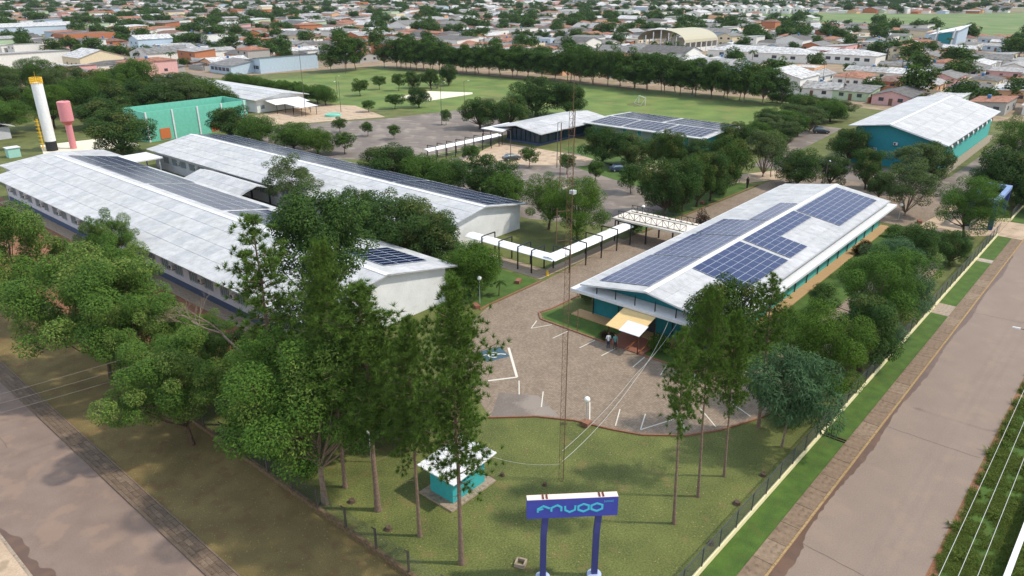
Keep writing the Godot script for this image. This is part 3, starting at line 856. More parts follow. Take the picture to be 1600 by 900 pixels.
# array on one slope: rectangle [t0,t1] x [s0,s1] in plan, heights by the callable
func solar(label: String, along_b: bool, t0: float, t1: float, s0: float, s1: float, hs0: float, hs1: float, w: float, l: float, cells := "cells", skip := []) -> void:
	var t := thing("solar_array", label, "solar panels", Vector3.ZERO, 0.0, "solar arrays on the campus roofs")
	var lo := at_st(along_b, s0, 0, hs0); var hi := at_st(along_b, s1, 0, hs1)
	var up := (hi - lo).normalized(); var len_ := (hi - lo).length()
	var al := at_st(along_b, 0, 1, 0)
	var nn := up.cross(al)
	if nn.y < 0: nn = -nn
	var bs := Basis(al, nn, al.cross(nn))
	var nc := int(roundf((t1 - t0) / w)); var nr := int(roundf(len_ / l))
	var pw := (t1 - t0) / nc; var pl := len_ / nr
	var pm := panel_of(pw - 0.025, pl - 0.025, cells)
	for r in nr:
		for i in nc:
			if [i, r] in skip: continue
			var o := put("solar_panel", pm, t)
			o.transform = Transform3D(bs, lo + up * pl * (r + 0.5) + al * (t0 + pw * (i + 0.5)) + nn * 0.145)
	for r in nr: # rails run only under panels
		var i0 := nc
		for i in nc:
			if not ([i, r] in skip): i0 = min(i0, i)
		var i1 := i0
		while i1 < nc and not ([i1, r] in skip): i1 += 1
		var rails := MB.new()
		for e in [0.25, 0.75]:
			var c: Vector3 = lo + up * pl * (r + e) + nn * 0.09
			rails.bar(c + al * (t0 + pw * i0), c + al * (t0 + pw * i1), 0.05)
		obj("mounting_rail", rails, mat("alu", C("a9adb1"), 0.5, null, 1.0, 0.6), t)

func streak_tex(key: String, along_u: bool) -> ImageTexture: # weathering that runs down the sheets, with the fine flutes of the corrugation
	var size := 1024
	var n1 := noise_bytes(size, 61, 0.009); var n2 := noise_bytes(size, 62, 0.09, 3); var n3 := noise_bytes(size, 67, 0.018)
	var out := PackedByteArray(); out.resize(size * size * 3)
	for y in size:
		for x in size:
			var u := x if along_u else y
			var w := y if along_u else x
			var s: float = n3[((w * 10) % size) * size + u] / 255.0 * 0.45 + n1[w * size + u] / 255.0 * 0.3 + n2[((w * 3) % size) * size + u] / 255.0 * 0.25
			var k := clampf(0.92 + (s - 0.5) * 0.52, 0.0, 1.0) * (0.955 if w % 10 < 4 else 1.0)
			var i := (y * size + x) * 3
			out[i] = int(k * 252); out[i + 1] = int(k * 251); out[i + 2] = int(k * 248)
	texs[key] = ImageTexture.create_from_image(Image.create_from_data(size, size, false, Image.FORMAT_RGB8, out))
	return texs[key]

func roof_mats(key: String, hexes: Array, along_u := true) -> Array:
	var tk := "fibre_u" if along_u else "fibre_v"
	if not texs.has(tk): streak_tex(tk, along_u)
	var r := []
	for i in hexes.size(): r.append(mat("%s%d" % [key, i], C(hexes[i]), 0.7, texs[tk], 18.0))
	return r

func buildings() -> void:
	cell_material("cells", 12, 6, Color(0.12, 0.17, 0.32), 0.2)
	cell_material("cells_tall", 6, 12, Color(0.075, 0.105, 0.20), 0.15)
	var white := grainy("plaster_white", "e2e2e2", 0.85, 14.0)
	var shade_grey := grainy("plaster_shade_grey", "c6c5cc", 0.85, 14.0)  # shade of the long street wall is put into this greyer plaster colour
	var teal := grainy("paint_teal", "1f828c", 0.75, 4.0)  # on the block and tall hall: teal darkened for walls turned from the sun
	var teal2 := grainy("paint_teal_sunlit", "48b0aa", 0.75, 4.0)  # same teal painted brighter, sunlight put into the colour of the street-side walls
	var dado := grainy("paint_blue", "3f4e6b", 0.8, 3.0)
	var frame := mat("frame_grey", C("aab0b2"), 0.5)
	var pane := mat("pane", C("74858a"), 0.12)
	pane.metallic_specular = 0.7
	var fibre := roof_mats("fibre_pale", ["c9c9cc", "c4c4c7", "cdcdd0", "c0c1c5", "c9c9ca"])
	var fibre_c := roof_mats("fibre_cross", ["c6c6c9", "c2c2c5", "cacacd", "bfc0c3"], false)
	var fibre2 := roof_mats("fibre_grey", ["c8c8ca", "c2c2c5", "cccccf", "bdbdc1"])
	var capm := grainy("cap_white", "dededf", 0.7, 4.0)
	rng.seed = 11
	# --- long near block with long walls greyed for shade (ridge runs along b)
	var t := thing("long_school_block", "long pale gabled block with shade-grey window wall beside the street trees", "building", Vector3.ZERO)
	var op := []
	var b := 62.2
	while b < 150:
		op.append([b, 2.1, 1.55, 3.05])
		b += 3.7
	long_wall(t, true, 39.0, 1.0, 60.2, 152.4, 4.55, shade_grey, op, frame, pane)
	long_wall(t, true, 57.8, -1.0, 60.2, 152.4, 4.55, shade_grey, [], frame, pane)
	gable_wall(t, true, 60.0, 0.25, 39.0, 57.8, 48.4, 4.55, 6.25, 4.55, white)
	gable_wall(t, true, 152.2, 0.25, 39.0, 57.8, 48.4, 4.55, 6.25, 4.55, white)
	var d := MB.new(); d.box(V(38.97, 0.4, 106), Vector3(0.05, 1.0, 91.6)); obj("dado", d, dado, t)
	d = MB.new(); d.poly([[37.2, 62], [38.94, 62], [38.94, 152], [37.2, 152]], -0.1, 0.1); obj("plinth", d, mats.conc_slab, t)
	sheet_roof(t, true, 37.4, 48.4, 59.3, 59.3, 153.2, 4.38, 6.45, 4.38, fibre, fibre[3], 2.24, 4, 300, capm)
	for i in op.size():
		if i % 2 == 1: ac_unit(V(39.0, 2.45, op[i][0] + 2.5), -PI / 2, "white air conditioner between windows of the shade-grey street wall")
	for q in [[62.4, 69.8, 50.4, 57.2], [74, 96, 50.2, 56.6], [97.2, 120, 50.2, 57.8], [121, 138.6, 50.2, 58.4], [139.4, 152.6, 50.2, 59.0]]:
		var hs := func(s: float): return 4.38 + (59.3 - s) / 10.9 * 2.07
		solar("dark solar panels on the far slope of the long pale block, %s stretch" % {62.4: "short gable-end", 74.0: "shaded second", 97.2: "middle", 121.0: "fourth", 139.4: "last"}[float(q[0])], true, q[0], q[1], q[3], q[2], hs.call(q[3]), hs.call(q[2]), 1.12, 2.2, "cells_tall")
	# --- second long block
	rng.seed = 12
	t = thing("long_school_block", "second long pale block with a solid row of solar panels", "building", Vector3.ZERO)
	op = []
	b = 76.0
	while b < 154:
		op.append([b, 2.4, 1.5, 2.95])
		b += 3.6
	long_wall(t, true, 68.4, 1.0, 72.0, 157.5, 4.05, shade_grey, op, frame, pane)
	long_wall(t, true, 86.0, -1.0, 72.0, 157.5, 4.05, shade_grey, [], frame, pane)
	gable_wall(t, true, 71.8, 0.25, 68.4, 86.0, 77.2, 4.05, 5.5, 4.05, white)
	gable_wall(t, true, 157.4, 0.25, 68.4, 86.0, 77.2, 4.05, 5.5, 4.05, white)
	sheet_roof(t, true, 67.2, 77.2, 87.2, 71.0, 158.4, 3.95, 5.65, 3.95, fibre, fibre[3], 2.3, 4, 300, capm)
	for i in [1, 3, 5, 8, 11, 14, 17, 19]:
		ac_unit(V(68.4, 2.3, op[i][0] + 2.9), -PI / 2, "white air conditioner on the wall facing the long pale block")
	for k in 4:
		var h1 := 3.95 + (87.2 - 86.6) / 10.0 * 1.7; var h0 := 3.95 + (87.2 - 78.4) / 10.0 * 1.7
		solar(["dark solar panels at the near gable of the second long block", "second stretch of dark solar panels on the second long block", "third stretch of dark solar panels on the second long block", "dark solar panels at the far end of the second long block"][k], true, 71.6 + k * 21.7, 71.6 + k * 21.7 + 21.2, 86.6, 78.4, h1, h0, 1.12, 2.1, "cells_tall")
	# --- link roof between the two long blocks
	t = thing("link_roof", "white gabled link roof between the two long blocks", "building", Vector3.ZERO)
	sheet_roof(t, true, 61.2, 64.8, 68.2, 112.4, 131.4, 3.15, 4.3, 3.15, fibre, capm, 2.2, 2, 40)
	var fr := MB.new()
	for q in [[61.8, 113.2], [67.4, 113.2], [61.8, 119], [67.4, 119], [61.8, 125], [67.4, 125], [61.8, 130.6], [67.4, 130.6]]: fr.box(V(q[0], 1.4, q[1]), Vector3(0.25, 3.0, 0.25))
	obj("post", fr, mats.dark_metal, t)
	t = thing("small_shed", "small pale-roofed shed at the edge of the grove", "building", Vector3.ZERO)
	d = MB.new(); d.poly([[51.6, 217], [59.6, 217], [59.6, 235], [51.6, 235]], -0.1, 3.0); obj("wall", d, shade_grey, t)
	sheet_roof(t, true, 50.6, 55.6, 60.6, 216, 236, 3.02, 4.6, 3.02, fibre, capm, 2.6, 2, 40)
	t = thing("pump_box", "small mint green pump box in the yard of the water towers", "hut", V(52.3, 0, 192.3))
	d = MB.new(); d.box(Vector3(0, 1.0, 0), Vector3(2.4, 2.1, 2.0)); obj("wall", d, grainy("pump_mint", "9fd0c4", 0.8, 2.0), t)
	d = MB.new(); d.box(Vector3(0, 2.13, 0), Vector3(2.8, 0.14, 2.4)); obj("roof", d, capm, t)
	t = thing("flat_link_roof", "low white flat roof at the far end between long blocks", "building", Vector3.ZERO)
	d = MB.new(); d.poly([[59.6, 150.6], [66.9, 150.6], [66.9, 158], [59.6, 158]], 3.2, 3.45); obj("roof", d, capm, t)
	d = MB.new()
	for q in [[60.2, 151.2], [66.3, 151.2], [60.2, 157.2], [66.3, 157.2]]: d.box(V(q[0], 1.6, q[1]), Vector3(0.25, 3.2, 0.25))
	obj("post", d, white, t)
	t = thing("end_shed", "low pale shed roof behind the far gable of the long block", "building", Vector3.ZERO)
	d = MB.new(); d.poly([[44, 156.6], [62, 156.6], [62, 169], [44, 169]], -0.1, 3.0); obj("wall", d, shade_grey, t)
	sheet_roof(t, true, 43.2, 53, 62.8, 155.6, 169.6, 3.02, 4.1, 3.02, fibre2, fibre2[0], 2.4, 3, 40)
	# --- teal block with the big solar roof
	rng.seed = 13
	t = thing("teal_solar_block", "teal block with white slab eaves and a large solar roof", "building", Vector3.ZERO)
	op = []
	var a := 69.0
	while a < 121:
		op.append([a, 2.0, 1.9, 2.9])
		a += 3.4
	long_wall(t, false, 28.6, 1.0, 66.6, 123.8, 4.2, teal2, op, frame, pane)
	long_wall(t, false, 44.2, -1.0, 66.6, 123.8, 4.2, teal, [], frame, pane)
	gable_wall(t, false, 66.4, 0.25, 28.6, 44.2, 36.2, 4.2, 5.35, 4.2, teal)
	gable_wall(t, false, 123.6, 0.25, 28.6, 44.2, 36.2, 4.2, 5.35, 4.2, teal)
	d = MB.new()
	for q in [[64.0, 66.35, 26.9, 45.8], [66.35, 123.9, 26.9, 28.55], [66.35, 123.9, 44.25, 45.8], [123.9, 125.7, 26.9, 45.8]]:
		d.poly([[q[0], q[2]], [q[1], q[2]], [q[1], q[3]], [q[0], q[3]]], 3.28, 3.62)
	obj("slab_eave", d, capm, t)
	sheet_roof(t, false, 27.9, 36.2, 44.7, 64.3, 124.6, 4.25, 5.6, 4.25, fibre_c, capm, 2.0, 4, 300, capm)
	for i in 6: # posts that carry the roof over the front slab
		d = MB.new(); d.box(V(64.5, 4.1, 30.0 + i * 2.5), Vector3(0.09, 1.0 + (0.45 - absf(2.5 - i) * 0.14), 0.09)); obj("post", d, mats.dark_metal, t)
	for i in 5:
		d = MB.new(); d.box(V(66.2, 1.6, 30.2 + i * 3.45), Vector3(0.1, 3.3, 0.1)); obj("post", d, mats.dark_metal, t)
	for i in 14:
		d = MB.new(); d.box(V(68.2 + i * 4.0, 1.6, 28.5), Vector3(0.1, 3.3, 0.1)); obj("post", d, mats.dark_metal, t)
	d = MB.new(); d.poly([[64.6, 27.2], [125, 27.2], [125, 28.58], [66.38, 28.58], [66.38, 46.0], [64.6, 46.0]], -0.1, 0.14); obj("plinth", d, grainy("ochre_floor", "b8956b", 0.9, 3.0), t)
	d = MB.new(); d.bar(V(64.4, 4.25, 27.75), V(124.5, 4.25, 27.75), 0.14); obj("gutter", d, grainy("gutter", "a9a9aa", 0.6), t)
	var CL := func(s: float): return 4.25 + (44.7 - s) / 8.5 * 1.35
	var CR := func(s: float): return 4.25 + (s - 27.9) / 8.3 * 1.35
	solar("blue solar panels at the front gable of the teal block, drive slope", false, 66.1, 77.4, 43.2, 36.7, CL.call(43.2), CL.call(36.7), 1.9, 0.95)
	solar("blue solar panels midway on the drive slope of the teal block", false, 77.8, 88.4, 43.1, 36.7, CL.call(43.1), CL.call(36.7), 1.9, 0.95)
	solar("blue solar panels in the third array on the drive slope", false, 88.8, 97.4, 43.0, 36.7, CL.call(43.0), CL.call(36.7), 1.9, 0.95)
	solar("narrow blue solar array along the ridge of the teal block", false, 97.8, 109.0, 39.4, 36.7, CL.call(39.4), CL.call(36.7), 1.9, 0.95)
	solar("blue solar panels behind the round mango, street slope", false, 74.0, 86.6, 29.3, 35.8, CR.call(29.3), CR.call(35.8), 2.0, 0.95)
	var sk := []
	for i in range(3, 9):
		for r in range(0, 4): sk.append([i, r])
	solar("stepped blue solar array in the middle of the street slope", false, 87.6, 104.6, 29.4, 35.8, CR.call(29.4), CR.call(35.8), 2.0, 0.95, "cells", sk)
	solar("large blue solar array at the far gable of the teal block", false, 105.2, 122.4, 29.2, 35.6, CR.call(29.2), CR.call(35.6), 2.0, 0.95)
	# entrance canopy of the teal block
	t = thing("entrance_canopy", "sagging cream and white awning over the teal block entrance", "canopy", Vector3.ZERO)
	var cream := grainy("awning_cream", "dcbd83", 0.7, 3.0)
	d = MB.new(); d.hexa([V(60.6, 2.30, 38.6), V(60.6, 2.30, 36.9), V(64.3, 3.22, 36.9), V(64.3, 3.22, 38.6), V(60.6, 2.34, 38.6), V(60.6, 2.34, 36.9), V(64.3, 3.26, 36.9), V(64.3, 3.26, 38.6)]); obj("awning_sheet", d, cream, t)
	d = MB.new(); d.hexa([V(60.9, 2.36, 36.88), V(60.9, 2.36, 34.6), V(64.3, 3.24, 34.6), V(64.3, 3.24, 36.88), V(60.9, 2.40, 36.88), V(60.9, 2.40, 34.6), V(64.3, 3.28, 34.6), V(64.3, 3.28, 36.88)]); obj("awning_sheet", d, cream, t)
	d = MB.new(); d.hexa([V(60.5, 2.28, 36.9), V(60.5, 2.28, 34.4), V(62.3, 2.78, 34.4), V(62.3, 2.78, 36.9), V(60.5, 2.32, 36.9), V(60.5, 2.32, 34.4), V(62.3, 2.82, 34.4), V(62.3, 2.82, 36.9)]); obj("awning_sheet", d, capm, t)
	for q in [[60.9, 38.4], [60.9, 34.7], [64.2, 34.7]]:
		d = MB.new(); d.box(V(q[0], 1.15, q[1]), Vector3(0.1, 2.3, 0.1)); obj("post", d, mat("wood_red", C("8a5a3c"), 0.9, texs["bark"], 1.2), t)
	for q in [34.5, 35.9]:
		d = MB.new(); d.bar(V(61.0, 0.35, q), V(64.2, 1.0, q), 0.1); obj("handrail", d, mat("wood_pale", C("c98a52"), 0.9, texs["bark"], 1.2), t)
	d = MB.new(); d.poly([[61.2, 34.2], [64.6, 34.2], [64.6, 38.8], [61.2, 38.8]], -0.1, 0.11); obj("step", d, grainy("step_red", "8d5a48", 0.9), t)
	d = MB.new(); d.box(V(66.33, 1.2, 36.6), Vector3(0.05, 2.3, 1.5)); obj("door", d, mat("door_dark", C("3a3f44"), 0.3), t)
	ac_unit(V(66.3, 3.0, 40.6), -PI / 2, "white air conditioner under the slab eave of the teal block")
	# --- tall teal hall far along the street
	rng.seed = 14
	t = thing("teal_hall", "tall teal hall with white sheet roof and arched window hoods", "building", Vector3.ZERO)
	op = []
	a = 173.0
	while a < 218:
		op.append([a, 2.2, 3.2, 4.9])
		a += 5.2
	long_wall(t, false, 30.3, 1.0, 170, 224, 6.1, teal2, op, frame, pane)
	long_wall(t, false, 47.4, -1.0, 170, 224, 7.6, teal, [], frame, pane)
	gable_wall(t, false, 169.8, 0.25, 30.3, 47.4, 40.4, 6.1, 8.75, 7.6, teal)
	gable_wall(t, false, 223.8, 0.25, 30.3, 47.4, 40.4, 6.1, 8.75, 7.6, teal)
	sheet_roof(t, false, 29.0, 40.4, 48.6, 168.4, 225.4, 6.0, 9.0, 7.9, fibre_c, capm, 3.0, 3, 120, capm)
	d = MB.new(); d.box(V(168.3, 7.45, 34.7), Vector3(0.12, 0.3, 11.8), Basis(Vector3.RIGHT, 0.256)); obj("fascia", d, capm, t)
	var hoodm := grainy("hood_white", "cfcfcf", 0.7); var hoodk := mat("hood_dark", C("2c2c2e"), 0.8)
	for i in op.size():
		var hd := MB.new(); var hk := MB.new()
		for j in 6:
			var x0 := PI / 2 * j / 6.0; var x1 := PI / 2 * (j + 1) / 6.0
			var tgt := hd if j % 2 == 0 else hk
			var p := V(op[i][0] - 0.3, 4.9 + sin(x1) * 1.0, 30.28 - cos(x1) * 1.2); var q := V(op[i][0] - 0.3, 4.9 + sin(x0) * 1.0, 30.28 - cos(x0) * 1.2)
			hd.quad(p, q, q + Vector3(1.4, 0, 0), p + Vector3(1.4, 0, 0))
			hk.quad(p + Vector3(1.4, 0, 0), q + Vector3(1.4, 0, 0), q + Vector3(2.8, 0, 0), p + Vector3(2.8, 0, 0))
		var h := obj("window_hood", hd, hoodm, t); obj("hood_stripe", hk, hoodk, h)
	for q in [34.0, 43.6]:
		d = MB.new(); d.box(V(169.74, 3.0, q), Vector3(0.1, 1.3, 2.2)); var w := obj("window", d, frame, t)
		d = MB.new(); d.box(V(169.67, 3.0, q), Vector3(0.05, 1.1, 2.0)); obj("pane", d, pane, w)
	ac_unit(V(169.8, 5.0, 39.0), -PI / 2, "large white air conditioner high on the tall teal gable")
	d = MB.new(); d.poly([[168, 28.3], [224, 28.3], [224, 30.2], [168, 30.2]], -0.1, 0.12); obj("plinth", d, mats.conc_slab, t)
	# --- solar hall and glazed hall by the football field
	rng.seed = 15
	var navy := mat("navy_glass", C("263c4d"), 0.2)
	t = thing("solar_hall", "low hall whose whole roof is covered by solar panels by the field", "building", Vector3.ZERO)
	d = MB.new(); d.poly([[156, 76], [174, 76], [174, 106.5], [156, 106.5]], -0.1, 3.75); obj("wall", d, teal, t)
	sheet_roof(t, true, 153.9, 164.6, 175.6, 74.6, 107.9, 3.75, 4.15, 3.75, fibre2, capm, 3.0, 3, 80)
	for i in 7:
		d = MB.new(); d.box(V(155.97, 2.2, 78 + i * 4.2), Vector3(0.08, 1.8, 3.2)); var w := obj("window", d, frame, t)
		d = MB.new(); d.box(V(155.91, 2.2, 78 + i * 4.2), Vector3(0.05, 1.6, 3.0)); obj("pane", d, pane, w)
	for q in [[76, 86.4, "at the end nearest the avenue trees"], [87, 97, "in the middle"], [97.6, 106.6, "beside the glazed hall"]]:
		var g := func(s: float): return 3.75 + (s - 153.9) / 10.7 * 0.4
		solar("blue solar panels on the field hall's front slope, " + q[2], true, q[0], q[1], 155.2, 164.0, g.call(155.2), g.call(164.0), 1.6, 2.2, "cells_tall")
	for q in [[76, 91, "avenue end"], [92, 106.6, "glazed hall end"]]:
		var g := func(s: float): return 3.75 + (175.6 - s) / 11.0 * 0.4
		solar("dark solar panels on the field hall's back slope, " + q[2], true, q[0], q[1], 175, 165.4, g.call(175), g.call(165.4), 1.6, 2.2, "cells_tall")
	t = thing("glazed_hall", "low white-roofed hall with dark glazed walls beside the court", "building", Vector3.ZERO)
	d = MB.new(); d.poly([[138.6, 109.6], [164, 109.6], [164, 120.6], [138.6, 120.6]], -0.1, 0.5); obj("plinth", d, dado, t)
	d = MB.new(); d.poly([[139, 110], [163.6, 110], [163.6, 120.2], [139, 120.2]], 0.5, 3.3); obj("glazing", d, navy, t)
	for i in 8:
		d = MB.new(); d.box(V(138.9, 1.7, 110 + i * 1.45), Vector3(0.12, 3.2, 0.1)); obj("post", d, mats.dark_metal, t)
	for i in 9:
		d = MB.new(); d.box(V(139.4 + i * 3.0, 1.7, 109.9), Vector3(0.1, 3.2, 0.12)); obj("post", d, mats.dark_metal, t)
	sheet_roof(t, false, 107.4, 115.2, 123, 136.2, 166, 3.35, 4.6, 3.35, fibre2, capm, 3.0, 2, 60)
	# --- white block at the far end of the court, with awnings
	rng.seed = 16
	t = thing("white_school_block", "white gabled block with pale awnings at the far end of the court", "building", Vector3.ZERO)
	long_wall(t, true, 121.6, 1.0, 205, 276, 3.9, white, [], frame, pane)
	long_wall(t, true, 138.4, -1.0, 205, 276, 3.9, white, [], frame, pane)
	gable_wall(t, true, 204.8, 0.25, 121.6, 138.4, 130, 3.9, 5.2, 3.9, white)
	sheet_roof(t, true, 120.4, 130, 139.6, 203.4, 277, 3.9, 5.4, 3.9, fibre, capm, 3.0, 3, 140, capm)
	for q in [123.5, 135]:
		d = MB.new(); d.box(V(q, 1.6, 204.78), Vector3(1.4, 1.2, 0.08)); var w := obj("window", d, frame, t)
		d = MB.new(); d.box(V(q, 1.6, 204.72), Vector3(1.2, 1.0, 0.05)); obj("pane", d, pane, w)
	t = thing("awning", "white sloping awning on dark posts before the white block", "awning", Vector3.ZERO)
	d = MB.new(); d.hexa([V(124, 2.7, 198.2), V(136, 2.7, 198.2), V(136, 3.5, 204.6), V(124, 3.5, 204.6), V(124, 2.75, 198.2), V(136, 2.75, 198.2), V(136, 3.55, 204.6), V(124, 3.55, 204.6)]); obj("awning_sheet", d, capm, t)
	for i in 5:
		d = MB.new(); d.box(V(124.4 + i * 2.8, 1.35, 198.5), Vector3(0.12, 2.7, 0.12)); obj("post", d, mats.dark_metal, t)
	t = thing("awning", "second white awning reaching toward the court from the white block", "awning", Vector3.ZERO)
	d = MB.new(); d.hexa([V(126, 2.6, 188.6), V(132, 2.6, 188.6), V(134, 2.75, 198), V(127, 2.75, 198), V(126, 2.65, 188.6), V(132, 2.65, 188.6), V(134, 2.8, 198), V(127, 2.8, 198)]); obj("awning_sheet", d, capm, t)
	for q in [[126.4, 189], [131.6, 189], [126.6, 193.5], [132.6, 193.5]]:
		d = MB.new(); d.box(V(q[0], 1.3, q[1]), Vector3(0.12, 2.6, 0.12)); obj("post", d, mats.dark_metal, t)
	t = thing("long_shed", "long low pale shed among mango trees behind the white block", "building", Vector3.ZERO)
	d = MB.new(); d.poly([[106, 232], [115, 232], [115, 300], [106, 300]], -0.1, 3.0); obj("wall", d, shade_grey, t)
	sheet_roof(t, true, 105.2, 110.5, 115.8, 231, 301, 3.02, 4.0, 3.02, fibre, capm, 3.5, 2, 80)
	# --- mint green walled court
	t = thing("mint_walled_court", "roofless mint green wall with white ribs and orange doors", "wall", Vector3.ZERO)
	var mint := grainy("paint_mint", "6fc0aa", 0.8, 5.0)
	for q in [[79.6, 107, 185.3, 185.55], [79.6, 79.85, 185.55, 197], [106.75, 107, 185.55, 197], [79.85, 106.75, 196.75, 197]]:
		d = MB.new(); d.poly([[q[0], q[2]], [q[1], q[2]], [q[1], q[3]], [q[0], q[3]]], -0.1, 7.2); obj("wall", d, mint, t)
	for i in 5:
		d = MB.new(); d.box(V(79.9 + i * 6.6, 3.6, 185.2), Vector3(0.35, 7.24, 0.24)); obj("rib", d, capm, t)
	for q in [84.0, 97.5, 103.4]:
		d = MB.new(); d.box(V(q, 1.6, 185.24), Vector3(2.6, 2.6, 0.12)); obj("door", d, grainy("door_orange", "c9703c", 0.8, 2.0), t)
	# --- small kiosk in the foreground lawn
	t = thing("teal_kiosk", "small teal hut with white ribbed roof on a concrete slab", "hut", V(32.85, 0, 33.55))
	d = MB.new(); d.box(Vector3(0, 0.02, 0), Vector3(4.9, 0.24, 3.5)); obj("slab", d, mats.conc_slab, t)
	d = MB.new(); d.box(Vector3(0, 1.3, 0), Vector3(3.5, 2.3, 2.4)); obj("wall", d, grainy("kiosk_teal", "39a7a8", 0.8, 2.5), t)
	var vent := MB.new()
	for i in 5:
		for j in 4: vent.box(Vector3(-0.9 + i * 0.42, 1.55 + j * 0.2, 1.201), Vector3(0.2, 0.1, 0.03))
	obj("vent", vent, mats.dark_metal, t)
	d = MB.new()
	var rf := Basis(Vector3.FORWARD, -0.08)
	d.box(Vector3(0, 2.62, 0), Vector3(4.7, 0.07, 3.9), rf)
	obj("roof", d, capm, t)
	for i in 10:
		d = MB.new(); d.box(Vector3(0, 2.67, -1.85 + i * 0.41), Vector3(4.7, 0.06, 0.07), rf); obj("roof_rib", d, capm, t)
	print("buildings ", Time.get_ticks_msec())

# ---------------------------------------------------------------- things
func covered_walk(label: String, frames: Array, roof: Array, half: float, posts_h: float) -> void:
	# frames: [a, b, across_is_a]; roof: polyline of centre points
	var t := thing("covered_walkway", label, "walkway", Vector3.ZERO)
	var cv := mat("canvas_white", C("f4f4f2"), 0.7, texs["grain"], 3.0)
	for i in roof.size() - 1:
		var p := Vector2(roof[i][0], roof[i][1]); var q := Vector2(roof[i + 1][0], roof[i + 1][1])
		var d := (q - p).normalized(); var s := Vector2(-d.y, d.x) * half
		var e := d * half * 0.8
		if i > 0: p -= e
		if i < roof.size() - 2: q += e
		var m := MB.new()
		var prof := [[-1.0, -0.32], [-0.55, -0.06], [0.0, 0.03], [0.55, -0.06], [1.0, -0.32]]
		for k in 4:
			var u: Array = prof[k]; var w: Array = prof[k + 1]
			var y := 2.75 + 0.03 * i
			m.hexa([V(p.x + s.x * u[0], y + u[1] - 0.05, p.y + s.y * u[0]), V(p.x + s.x * w[0], y + w[1] - 0.05, p.y + s.y * w[0]), V(q.x + s.x * w[0], y + w[1] - 0.05, q.y + s.y * w[0]), V(q.x + s.x * u[0], y + u[1] - 0.05, q.y + s.y * u[0]),
				V(p.x + s.x * u[0], y + u[1], p.y + s.y * u[0]), V(p.x + s.x * w[0], y + w[1], p.y + s.y * w[0]), V(q.x + s.x * w[0], y + w[1], q.y + s.y * w[0]), V(q.x + s.x * u[0], y + u[1], q.y + s.y * u[0])])
		obj("canopy_sheet", m, cv, t)
	for f in frames:
		var m := MB.new()
		var w := half + 0.22
		var dx := Vector3(w, 0, 0) if f[2] else Vector3(0, 0, w)
		var o := V(f[0], 0, f[1])
		m.bar(o - dx, o - dx + Vector3(0, posts_h, 0), 0.14)
		m.bar(o + dx, o + dx + Vector3(0, posts_h, 0), 0.14)
		m.bar(o - dx + Vector3(0, posts_h, 0), o + dx + Vector3(0, posts_h, 0), 0.13)
		obj("portal_frame", m, mats.dark_metal, t)

func smin(a: float, b: float, k: float) -> float:
	var h := maxf(k - absf(a - b), 0.0) / k
	return minf(a, b) - h * h * k * 0.25

